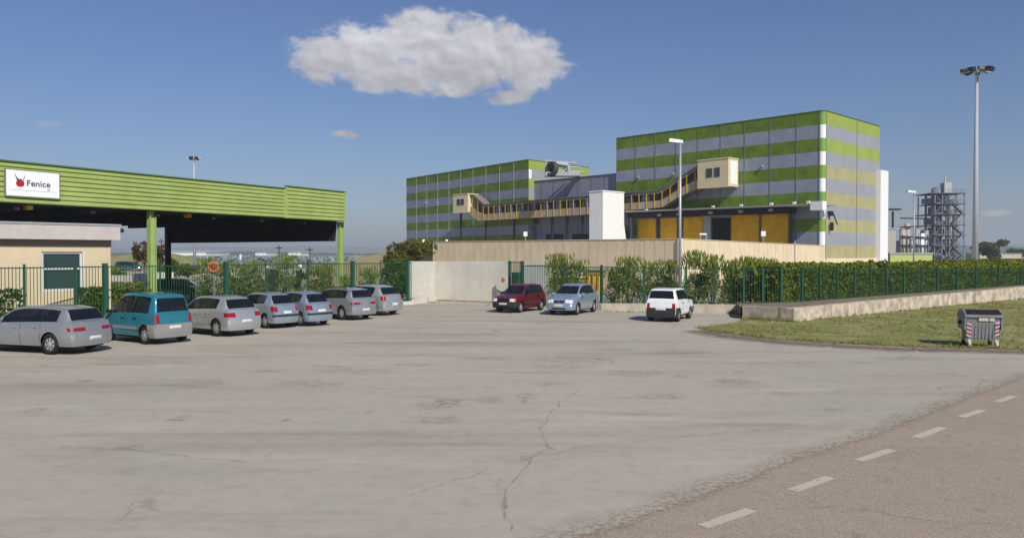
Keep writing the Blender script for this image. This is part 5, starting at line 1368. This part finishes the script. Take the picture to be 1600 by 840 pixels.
    def patch(name, end, s0, s1, z0_, z1_, mat, off=.012, parent=None, zs=None, taper=None, build=True, mb=None, m=0):
        e = -1 if end == 'r' else 1
        mb = mb or LMB(); n = max(1, int(abs(s1 - s0) / .09)); nz = 3; G = []
        for a in range(nz + 1):
            v = a / nz; z = z0_ + (z1_ - z0_) * v; pts = outline(min(z, .9), end); row = []
            for b in range(n + 1):
                u = b / n; s = s0 + (s1 - s0) * u
                if taper: s = s0 + (s1 - s0) * (taper[0] * (1 - v) + taper[1] * v) * u if taper else s
                x, y, nx, ny = at_s(pts, s)
                if end == 'r': nx, ny = (-abs(nx) if abs(nx) > .5 else nx), ny
                cx = L / 2; 
                if (x - cx) * nx + y * ny < 0: nx, ny = -nx, -ny
                ed = .4 if a in (0, nz) or b in (0, n) else 1
                row.append((x + nx * off * (1 if ed == 1 else .6), y + ny * off * (1 if ed == 1 else .6), z, x - nx * .02, y - ny * .02))
            G.append(row)
        def vid(a, b, inner):
            r = G[a][b]; mb.v.append((r[3], r[4], r[2]) if inner else (r[0], r[1], r[2])); return len(mb.v) - 1
        V = [[vid(a, b, 0) for b in range(n + 1)] for a in range(nz + 1)]
        I = [[vid(a, b, 1) if a in (0, nz) or b in (0, n) else None for b in range(n + 1)] for a in range(nz + 1)]
        for a in range(nz):
            for b in range(n): mb.f.append((V[a][b], V[a][b + 1], V[a + 1][b + 1], V[a + 1][b])); mb.m.append(m)
        for b in range(n):
            mb.f.append((V[0][b], I[0][b], I[0][b + 1], V[0][b + 1])); mb.f.append((V[nz][b], V[nz][b + 1], I[nz][b + 1], I[nz][b])); mb.m += [m, m]
        for a in range(nz):
            mb.f.append((V[a][0], V[a + 1][0], I[a + 1][0], I[a][0])); mb.f.append((V[a][n], I[a][n], I[a + 1][n], V[a + 1][n])); mb.m += [m, m]
        if build:
            o = mb.build(name, mat, parent or root)
            bm = bmesh.new(); bm.from_mesh(o.data); bmesh.ops.recalc_face_normals(bm, faces=bm.faces); bm.to_mesh(o.data); bm.free(); return o
    for it in spec['patches']:
        nm, end, s0, s1, a, b, mat, off, both = it
        patch(nm, end, s0, s1, a, b, mat, off)
        if both: patch(nm, end, -s1, -s0, a, b, mat, off)
    hwE = plan(0) * 1.0
    # door seams and handles on the flanks
    sb = LMB(); 
    for s in (1, -1):
        for x in spec['seams']:
            zz = [z0(x) + .02 + (zb(x) - z0(x) - .02) * k / 6 for k in range(7)]
            for k in range(6):
                q = []
                for (z, dx) in ((zz[k], -.006), (zz[k], .006), (zz[k + 1], .006), (zz[k + 1], -.006)): q.append((x + dx, s * (plan(x) * wp(z, x) + .003), z))
                sb.quad(*q)
    sb.build('door_seam', BLACK, root)
    for s in (1, -1):
        for x in spec['handles']:
            hb = LMB(); z = zb(x) - .13; y = s * (plan(x) * wp(z, x)); hb.box(x - .08, x + .08, min(y, y + s * .035), max(y, y + s * .035), z - .015, z + .015); hb.build('door_handle', spec.get('hmat', PA), root)
        xm = spec['mirror']; zm = zb(xm) + .06; y = s * plan(xm) * .95
        hb = LMB(); ya, yb = sorted((y, y + s * .20)); hb.hexa([(xm - .03, ya, zm - .05), (xm + .07, ya, zm - .05), (xm + .05, yb, zm - .04), (xm - .03, yb, zm - .04)], [(xm - .03, ya, zm + .07), (xm + .05, ya, zm + .07), (xm + .03, yb, zm + .08), (xm - .03, yb, zm + .08)]); hb.build('wing_mirror', spec.get('mmat', PA), root)
    # side trim
    if spec.get('trim'):
        z1_, tm = spec['trim']
        for s in (1, -1):
            tb = LMB(); x0, x1 = xw[0] + ar + .04, xw[1] - ar - .04; n = 12
            for k in range(n):
                a, b = x0 + (x1 - x0) * k / n, x0 + (x1 - x0) * (k + 1) / n
                ya, yb = plan(a) * wp(z1_, a) * s, plan(b) * wp(z1_, b) * s; e = .014 * s
                tb.quad((a, ya + e, z1_ - .035), (b, yb + e, z1_ - .035), (b, yb + e, z1_ + .035), (a, ya + e, z1_ + .035)); tb.quad((a, ya + e, z1_ + .035), (b, yb + e, z1_ + .035), (b, yb, z1_ + .045), (a, ya, z1_ + .045))
            tb.build('side_trim', tm, root)
    # underbody, cabin floor, seats
    ub = LMB(); ub.box(.18, L - .22, -(hw - .25), hw - .25, .17, .60); 
    for w in xw: ub.box(w - ar - .02, w + ar + .02, -(hw - .2), hw - .2, .3, wr + ar + .05)
    ub.box(xw[0] + ar + .02, xw[1] - ar - .02, -(hw - .09), hw - .09, .20, fl_ + .08)
    ub.build('underbody', BLACK, root)
    xd = spec['shield'][0] - .55
    for s in (-1, 1):
        t = LMB(); t.box(xd - .5, xd, s * .36 - .23, s * .36 + .23, .55, .72); t.hexa([(xd - .62, s * .36 - .22, .6), (xd - .48, s * .36 - .22, .6), (xd - .48, s * .36 + .22, .6), (xd - .62, s * .36 + .22, .6)], [(xd - .78, s * .36 - .19, 1.1), (xd - .68, s * .36 - .19, 1.1), (xd - .68, s * .36 + .19, 1.1), (xd - .78, s * .36 + .19, 1.1)])
        t.box(xd - .80, xd - .70, s * .36 - .12, s * .36 + .12, 1.12, 1.26); t.build('seat', SEAT, root)
    t = LMB(); xb = max(.66, xd - 1.35); t.box(xb - .1, xb + .4, -.55, .55, .55, .70); t.hexa([(xb - .15, -.56, .6), (xb, -.56, .6), (xb, .56, .6), (xb - .15, .56, .6)], [(xb - .32, -.54, 1.05), (xb - .22, -.54, 1.05), (xb - .22, .54, 1.05), (xb - .32, .54, 1.05)]); t.build('rear_bench', SEAT, root)
    t = LMB(); xs_ = spec['shield'][1] - .25; t.box(xs_ - .35, xs_, -(hw - .2), hw - .2, .6, .9); t.build('dashboard', SEAT, root)
    # wheels
    for w in xw:
        for s in (1, -1):
            wh = bpy.data.objects.new('wheel', None); COL.objects.link(wh); wh.parent = root; wh.location = (w, s * (hw - .11), wr); wh.empty_display_size = .2
            tyre = spec.setdefault('_tyre', {}); key = (wr,)
            def mk(nm, prof_, mat, smooth, mfx=None, n=28):
                m_ = LMB(); m_.lathe((0, 0, 0), (0, s, 0), prof_, n, 0, mfx); o = m_.build(nm, mat, wh, smooth); return o
            mk('tyre', [(wr * .64, -.09), (wr * .93, -.10), (wr, -.07), (wr, .07), (wr * .93, .095), (wr * .80, .10), (wr * .66, .09), (wr * .64, .05)], TYRE, True)
            sp_ = spec.get('spokes', 7)
            mk('rim', [(wr * .67, .08), (wr * .63, .055), (wr * .58, .075), (wr * .24, .085), (wr * .16, .10), (0, .10)], [RIM, spec.get('rimdark', M('rim_shadow', (.09, .09, .09), .5) if 'rim_shadow' not in bpy.data.materials else bpy.data.materials['rim_shadow'])], False,
               lambda j, k: 1 if (j == 2 and (k % 4) in (1, 2)) else 0)
    for ob in spec.get('extra', []): ob(root, L, hw, zt)
    return root
PS = paint('silver_paint', (.46, .46, .46)); PG = paint('grey_silver_paint', (.36, .365, .37)); PB = paint('blue_silver_paint', (.33, .40, .46)); PT = paint('teal_paint', (.025, .19, .25), .25)
PTL = paint('teal_paint_pale', (.08, .32, .38), .25)
PR = paint('dark_red_paint', (.115, .012, .018), .15); PP = paint('silver_blue_paint', (.35, .42, .52)); PW = paint('white_car_paint', (.80, .80, .79), 0.0); PN = paint('dark_blue_paint', (.015, .05, .085), .3)
PDT = paint('dark_teal_paint', (.015, .07, .09), .2)
BUMPG = M('grey_bumper', (.24, .235, .225), .6, var=.05); BUMPD = M('dark_bumper', (.035, .033, .035), .65); MARO = M('maroon_trim', (.06, .02, .02), .7)
def rails(root, L, hw, zt):
    for s in (1, -1):
        m = LMB(); pts = [(x, s * hw * .70, zt(x) + .035) for x in (.75, 1.0, 1.5, 2.0, 2.5)]
        for a, b in zip(pts[:-1], pts[1:]): m.cyl(a, b, .018, .018, 6)
        m.build('roof_rail', DARK, root)
def rear_patches(bw, hwid, tail, plate_z=.74, bump=(None, .30, .58), lower=None, tailm=TAIL, trim=None):
    p = []
    bm_ = bump[0]
    p.append(('rear_bumper', 'r', -(hwid + .42), hwid + .42, bump[1] - .06, bump[2], bm_, .03, False))
    if trim: p.append(('bumper_strip', 'r', -(hwid + .1), hwid + .1, trim[0], trim[1], trim[2], .045, False))
    for t in tail: p.append(('tail_light', 'r', t[0], t[1], t[2], t[3], t[4] if len(t) > 4 else tailm, .02, True))
    p.append(('licence_plate', 'r', -.24, .24, plate_z, plate_z + .10, PLATE, .05 if plate_z < bump[2] else .02, False))
    return p
def front_patches(hwid, bm_, b0, b1, lights, grille, plate_z=.42, gm=BLACK, fog=True):
    p = [('front_bumper', 'f', -(hwid + .35), hwid + .35, b0, b1, bm_, .03, False)]
    for t in lights: p.append(('headlight', 'f', t[0], t[1], t[2], t[3], LAMPC, .02, True))
    for g in grille: p.append(('grille', 'f', g[0], g[1], g[2], g[3], gm, .015, g[4]))
    p.append(('licence_plate', 'f', -.26, .26, plate_z, plate_z + .10, PLATE, .045, False))
    p.append(('lower_intake', 'f', -.45, .45, b0 + .03, b0 + .13, BLACK, .036, False))
    return p
fog_side = lambda m: [('headlight', 'f', .46, .78, .60, .74, LAMPC, .02, True)]
wagon = dict(L=4.43, W=1.75, wheels=(.88, 3.48), wr=.31, rr=.10, fr=.14, bulge=.09,
    top=[(0, .96, .90), (.10, 1.0, .88), (.34, 1.27, .78), (.45, 1.345, .755), (.9, 1.40, .75), (1.6, 1.425, .75), (2.2, 1.41, .75), (2.55, 1.355, .76), (3.22, .99, .84), (3.30, .975, .86), (3.9, .86, .86), (4.25, .76, .84), (4.43, .66, .82)],
    belt=[(0, .95), (.3, .96), (1.5, .93), (3.0, .885), (3.4, .87), (4.1, .76), (4.43, .63)],
    side=[(.62, 1.22), (1.30, 2.02), (2.12, 2.9)], rear=(.10, .42), shield=(2.56, 3.20), seams=(1.26, 2.08, 3.05), handles=(1.45, 2.3), mirror=2.92, paint=PG, hmat=PG, extra=[],
    patches=rear_patches(0, .80, [(.34, .95, .70, .80)], .42, (PG, .30, .60)) + front_patches(.8, PG, .26, .56, [(.5, .8, .6, .72)], [(-.16, .16, .45, .75, False)]))
mpv = dict(L=3.6, W=1.66, wheels=(.62, 2.95), wr=.30, rr=.04, fr=.10, bulge=.05, floor=.25, tr=.06,
    top=[(0, .99, .92), (.05, 1.02, .91), (.18, 1.55, .82), (.26, 1.60, .80), (.8, 1.655, .80), (1.6, 1.67, .80), (2.1, 1.64, .79), (2.35, 1.56, .79), (3.0, 1.06, .86), (3.08, 1.03, .88), (3.4, .90, .88), (3.6, .74, .86)],
    belt=[(0, .98), (1.5, .97), (2.8, .95), (3.1, .93), (3.6, .70)],
    side=[(.42, .98), (1.06, 1.72), (1.8, 2.78)], rear=(.05, .18), shield=(2.36, 2.98), seams=(1.02, 1.76, 2.75), handles=(1.2, 1.95), mirror=2.7, paint=PT, hmat=BLACK, mmat=BLACK, trim=(.50, BUMPG),
    patches=rear_patches(0, .77, [(.60, .82, .70, .96)], .50, (BUMPG, .27, .66)) + front_patches(.76, BUMPG, .27, .56, [(.45, .75, .62, .78)], [(-.4, .4, .62, .72, False)]))
hatch = dict(L=4.15, W=1.73, wheels=(.75, 3.28), wr=.305, rr=.12, fr=.14, bulge=.09,
    top=[(0, .95, .90), (.10, .99, .89), (.46, 1.30, .76), (.58, 1.365, .74), (.95, 1.415, .735), (1.6, 1.44, .735), (2.1, 1.42, .74), (2.4, 1.36, .75), (3.08, .97, .84), (3.15, .955, .86), (3.7, .85, .86), (4.0, .74, .84), (4.15, .63, .82)],
    belt=[(0, .94), (.5, .98), (1.5, .945), (2.9, .88), (3.2, .86), (3.9, .74), (4.15, .60)],
    side=[(.78, 1.12), (1.2, 1.85), (1.94, 2.78)], rear=(.11, .50), shield=(2.42, 3.06), seams=(1.16, 1.9, 2.95), handles=(1.35, 2.1), mirror=2.75, paint=PS,
    patches=rear_patches(0, .79, [(.48, .98, .70, .86)], .50, (PS, .28, .60)) + front_patches(.8, PS, .26, .56, [(.5, .8, .6, .72)], [(-.14, .14, .45, .72, False)]))
compact = dict(L=3.83, W=1.66, wheels=(.66, 3.10), wr=.29, rr=.12, fr=.14, bulge=.09,
    top=[(0, .93, .90), (.10, .98, .88), (.48, 1.30, .75), (.60, 1.36, .735), (.95, 1.41, .73), (1.5, 1.43, .73), (1.95, 1.41, .735), (2.2, 1.35, .75), (2.88, .96, .84), (2.95, .945, .86), (3.4, .85, .86), (3.68, .73, .84), (3.83, .62, .82)],
    belt=[(0, .92), (.5, .98), (1.4, .94), (2.7, .88), (3.0, .85), (3.6, .73), (3.83, .60)],
    side=[(.72, 1.55), (1.66, 2.6)], rear=(.11, .52), shield=(2.22, 2.86), seams=(1.60, 2.75), handles=(1.8,), mirror=2.58, paint=PB, hmat=BUMPD, mmat=BUMPD,
    patches=rear_patches(0, .76, [(.56, .92, .68, .88)], .60, (PB, .27, .56), trim=(.47, .56, BUMPD)) + front_patches(.76, PB, .26, .54, [(.42, .78, .58, .70)], [(-.3, .3, .50, .56, False)]))
fiat = dict(L=3.65, W=1.55, wheels=(.62, 2.98), wr=.275, rr=.05, fr=.07, bulge=.04, tf=.08,
    top=[(0, .92, .93), (.06, .96, .92), (.30, 1.30, .80), (.42, 1.36, .785), (.9, 1.405, .78), (1.5, 1.42, .78), (1.9, 1.39, .78), (2.12, 1.33, .79), (2.72, .93, .88), (2.8, .915, .90), (3.3, .83, .90), (3.58, .76, .88), (3.65, .70, .86)],
    belt=[(0, .91), (1.5, .90), (2.6, .87), (2.8, .86), (3.4, .79), (3.65, .68)],
    side=[(.46, .85), (.93, 1.5), (1.58, 2.45)], rear=(.07, .34), shield=(2.14, 2.70), seams=(.9, 1.54, 2.55), handles=(1.05, 1.72), mirror=2.42, paint=PR, hmat=BLACK, mmat=BLACK, ref=1, trim=(.42, MARO),
    patches=rear_patches(0, .72, [(.56, .8, .62, .8)], .48, (BUMPD, .25, .56)) + front_patches(.72, BUMPD, .24, .54, [(.42, .70, .57, .72)], [(-.38, .38, .58, .72, False)], .40) + [('indicator', 'f', .71, .82, .57, .72, AMBER, .02, True)])
polo = dict(L=3.9, W=1.65, wheels=(.66, 3.15), wr=.29, rr=.10, fr=.13, bulge=.08, tf=.14,
    top=[(0, .95, .90), (.1, .99, .89), (.42, 1.34, .77), (.55, 1.41, .755), (.95, 1.455, .75), (1.5, 1.47, .75), (2.0, 1.44, .755), (2.25, 1.37, .765), (2.92, .98, .85), (3.0, .965, .87), (3.5, .86, .87), (3.75, .76, .85), (3.9, .64, .83)],
    belt=[(0, .94), (1.4, .95), (2.75, .90), (3.05, .87), (3.65, .75), (3.9, .62)],
    side=[(.62, .98), (1.06, 1.68), (1.77, 2.66)], rear=(.1, .46), shield=(2.27, 2.90), seams=(1.02, 1.72, 2.78), handles=(1.2, 1.92), mirror=2.6, paint=PP, ref=1, trim=(.50, PP),
    patches=rear_patches(0, .76, [(.5, .85, .68, .86)], .5, (PP, .28, .58)) + front_patches(.76, PP, .25, .55, [(.36, .56, .60, .75), (.58, .80, .58, .74)], [(-.30, -.02, .60, .70, True)], .42))
old = dict(L=3.42, W=1.50, wheels=(.56, 2.72), wr=.27, rr=.04, fr=.05, bulge=.025, tf=.05, tr=.04, floor=.28,
    top=[(0, .93, .95), (.05, .97, .93), (.17, 1.34, .83), (.25, 1.40, .81), (.6, 1.425, .81), (1.5, 1.43, .81), (1.85, 1.41, .81), (1.98, 1.37, .82), (2.55, .93, .92), (2.62, .915, .93), (3.25, .86, .93), (3.37, .82, .91), (3.42, .78, .9)],
    belt=[(0, .92), (1.5, .91), (2.5, .885), (2.7, .88), (3.3, .81), (3.42, .74)],
    side=[(.42, 1.02), (1.12, 1.5), (1.56, 2.38)], rear=(.05, .19), shield=(2.0, 2.53), seams=(1.07, 2.45), handles=(1.25,), mirror=2.3, paint=PW, hmat=BLACK, mmat=BLACK, spokes=5, trim=(.38, PW),
    patches=rear_patches(0, .70, [(.54, .74, .58, .80)], .50, (BUMPD, .25, .60)) + front_patches(.70, BUMPD, .25, .56, [(.42, .66, .6, .74)], [(-.4, .4, .6, .74, False)]))
G5 = 'cars parked nose-in along the left fence'
def sp_(s, **k): d = dict(s); d.update(k); return d
car(wagon, (78, 554), R(287), 1, 'silver-grey estate car nearest the camera at the left edge', group=G5, S=(.92, .90, .97))
car(mpv, (226, 538), R(302), 1, 'teal compact people carrier with grey bumpers', group=G5)
car(hatch, (338, 525.5), R(303), 1, 'silver hatchback parked just right of the teal people carrier', group=G5)
car(compact, (414, 513), R(306), 1, 'bluish silver hatchback directly beside the plain silver one, its tail half hidden', group=G5, S=(.84, .78, .97))
car(compact, (469, 509.5), R(307), 1, 'bluish silver hatchback whose whole tail shows, in the middle of the car row', group=G5, S=(.84, .78, .97))
w2 = sp_(wagon, extra=[rails])
car(w2, (534, 500), R(308), 1, 'grey estate car with long side windows, second from the far end of the row', group=G5, S=(.82, .86, .99))
h2 = sp_(hatch, patches=rear_patches(0, .79, [(.62, .92, .72, .92)], .46, (PS, .28, .60)) + hatch['patches'][-6:])
car(h2, (583, 493), R(300), 1, 'silver hatchback at the far end of the row near the pale wall', group=G5, S=(.86, .92, 1.0))
car(fiat, (814, 488.5), R(212), 1, 'dark red old hatchback facing the car park', S=(.88, .90, .99))
car(polo, (903, 492), R(207), 1, 'silver-blue hatchback facing the camera beside the dark red one', S=(.88, .88, 1.0))
car(old, (1061, 502.5), R(27), -1, 'small boxy white hatchback with dark lower bumper seen from behind', S=(.88, .92, 1.0))
q = PD(247, 470, 50)
car(sp_(hatch, paint=PN), None, R(98), 1, 'dark blue car standing behind the fence under the shed', S=(.88, .9, 1.0), at=(q.x, 50, 0))
q = PD(186, 423, 140)
car(sp_(mpv, paint=PDT), None, R(95), 1, 'dark teal car in the far yard beyond the gatehouse corner', S=(1.3, 1, 1.05), at=(q.x, 140, 0))

# ---------------------------------------------------------------- steel waste container on the verge
def container():
    a, b = P(1511, 543.5), P(1558, 544.5); c = (a + b) / 2; d = Vector((1, -.28, 0)).normalized(); ang = math.atan2(d.y, d.x)
    t = thing('waste_container', (c.x + .22, c.y + .50, 0), 'grey steel wheeled waste container with striped corner strips on the grass verge', 'waste container', None, ang)
    GS = M('container_steel', (.25, .26, .27), .5, metal=.25, var=.12, scale=4, dirt=.3)
    w0, w1, dp0, dp1, z0, z1 = .42, .48, .28, .40, .26, 1.02
    m = LMB()
    m.hexa([(-w0, -dp0, z0), (w0, -dp0, z0), (w0, dp0, z0), (-w0, dp0, z0)], [(-w1, -dp1, z1), (w1, -dp1, z1), (w1, dp1, z1), (-w1, dp1, z1)])
    for k in range(7):
        x = -.30 + k * .10; f = x / w1
        m.hexa([(x - .022, -dp0 - .03, z0 + .02), (x + .022, -dp0 - .03, z0 + .02), (x + .022, -dp0 + .02, z0 + .02), (x - .022, -dp0 + .02, z0 + .02)], [(x - .022, -dp1 + .03, .80), (x + .022, -dp1 + .03, .80), (x + .022, -dp1 + .07, .80), (x - .022, -dp1 + .07, .80)])
    m.build('tub', GS, t)
    m = LMB(); m.box(-w1 - .05, w1 + .05, -dp1 - .05, -dp1 - .003, z1 - .06, z1 + .02); m.box(-w1 - .05, w1 + .05, dp1 + .003, dp1 + .05, z1 - .06, z1 + .02); m.build('rim_bar', GS, t)
    for s in (-1, 1):
        m = LMB(); x0, x1 = sorted((s * (w1 + .003), s * (w1 + .05)))
        m.hexa([(x0, -dp1, z0 + .3), (x1, -dp1, z0 + .3), (x1, dp1, z0 + .3), (x0, dp1, z0 + .3)], [(x0, -dp1 - .02, z1 + .05), (x1, -dp1 - .02, z1 + .05), (x1, dp1 + .02, z1 + .05), (x0, dp1 + .02, z1 + .05)])
        m.hexa([(x0, -dp1, z1 + .052), (x1, -dp1, z1 + .052), (x1, dp1, z1 + .052), (x0, dp1, z1 + .052)], [(x0, -.15, z1 + .16), (x1, -.15, z1 + .16), (x1, .2, z1 + .16), (x0, .2, z1 + .16)]); m.build('end_plate', GS, t)
        m = LMB(); m.cyl((s * (w1 + .05), 0, z1 - .25), (s * (w1 + .14), 0, z1 - .25), .05, .05, 10); m.build('trunnion', DARK, t)
    m = LMB(); n = 8
    for k in range(n):
        a0, a1 = -.45 + 1.0 * k / n, -.45 + 1.0 * (k + 1) / n
        f = lambda u: z1 + .05 + .10 * math.sin(min(1, max(0, (u + .45) / 1.0)) * math.pi)
        m.hexa([(-w1, a0, f(a0) - .03), (w1, a0, f(a0) - .03), (w1, a1, f(a1) - .03), (-w1, a1, f(a1) - .03)], [(-w1, a0, f(a0)), (w1, a0, f(a0)), (w1, a1, f(a1)), (-w1, a1, f(a1))])
    m.box(-w1 + .08, w1 - .003, -dp1 - .055, -dp1 + .02, z1 + .022, z1 + .09)
    m.build('lid', M('lid_dark', (.02, .015, .02), .6), t)
    def slot(z, x): return -dp0 - (dp1 - dp0) * (z - z0) / (z1 - z0)
    for (x0, x1) in ((-.14, .13), (.16, .30)):
        m = LMB(); za, zb_ = .84, .99; m.quad((x0, slot(za, 0) - .035, za), (x1, slot(za, 0) - .035, za), (x1, slot(zb_, 0) - .035, zb_), (x0, slot(zb_, 0) - .035, zb_)); m.quad((x0, slot(za, 0) - .03, za), (x0, slot(zb_, 0) - .03, zb_), (x1, slot(zb_, 0) - .03, zb_), (x1, slot(za, 0) - .03, za)); m.build('notice_sticker', M('sticker_cream', (.62, .58, .40), .6), t)
    for s in (-1, 1):
        m = LMB(); xa, xb = sorted((s * .33, s * .46)); n = 7
        for k in range(n):
            za, zb_ = .36 + k * .062, .36 + (k + 1) * .062; tl = .05 * s
            m.quad((xa, slot(za, 0) - .034, za), (xb, slot(za, 0) - .034, za + .05 * s), (xb, slot(zb_, 0) - .034, zb_ + .05 * s), (xa, slot(zb_, 0) - .034, zb_), m=k % 2)
        m.build('warning_strip', [M('strip_white', (.55, .50, .51), .6), M('strip_red', (.30, .05, .075), .6)], t)
        for y in (-.34, .34):
            m = LMB(); x = s * .38; m.box(x - .05, x + .05, y - .04, y + .04, .14, z0); m.build('castor_fork', M('fork_pale', (.55, .55, .53), .5, metal=.2), t)
            m = LMB(); m.cyl((x - .035, y, .10), (x + .035, y, .10), .10, .10, 16); m.build('castor_wheel', TYRE if y > 0 else M('castor_pale', (.50, .46, .43), .6), t)
container()
#@@HAZE
mb = MB(); mb.box(-4600, 4600, -4600, 4600, -1.6, 75)
hz_m = bpy.data.materials.new('haze'); hz_m.use_nodes = True; ht = NT(hz_m.node_tree)
for n in list(ht.n):
    if n.type == 'BSDF_PRINCIPLED': ht.n.remove(n)
pv = ht.new('ShaderNodeVolumePrincipled'); pv.inputs['Color'].default_value = (.80, .88, 1, 1); pv.inputs['Density'].default_value = .00040; pv.inputs['Anisotropy'].default_value = .3
ht.l.new(pv.outputs[0], ht.n['Material Output'].inputs['Volume'])
o = mb.build('haze', hz_m); o['kind'] = 'stuff'
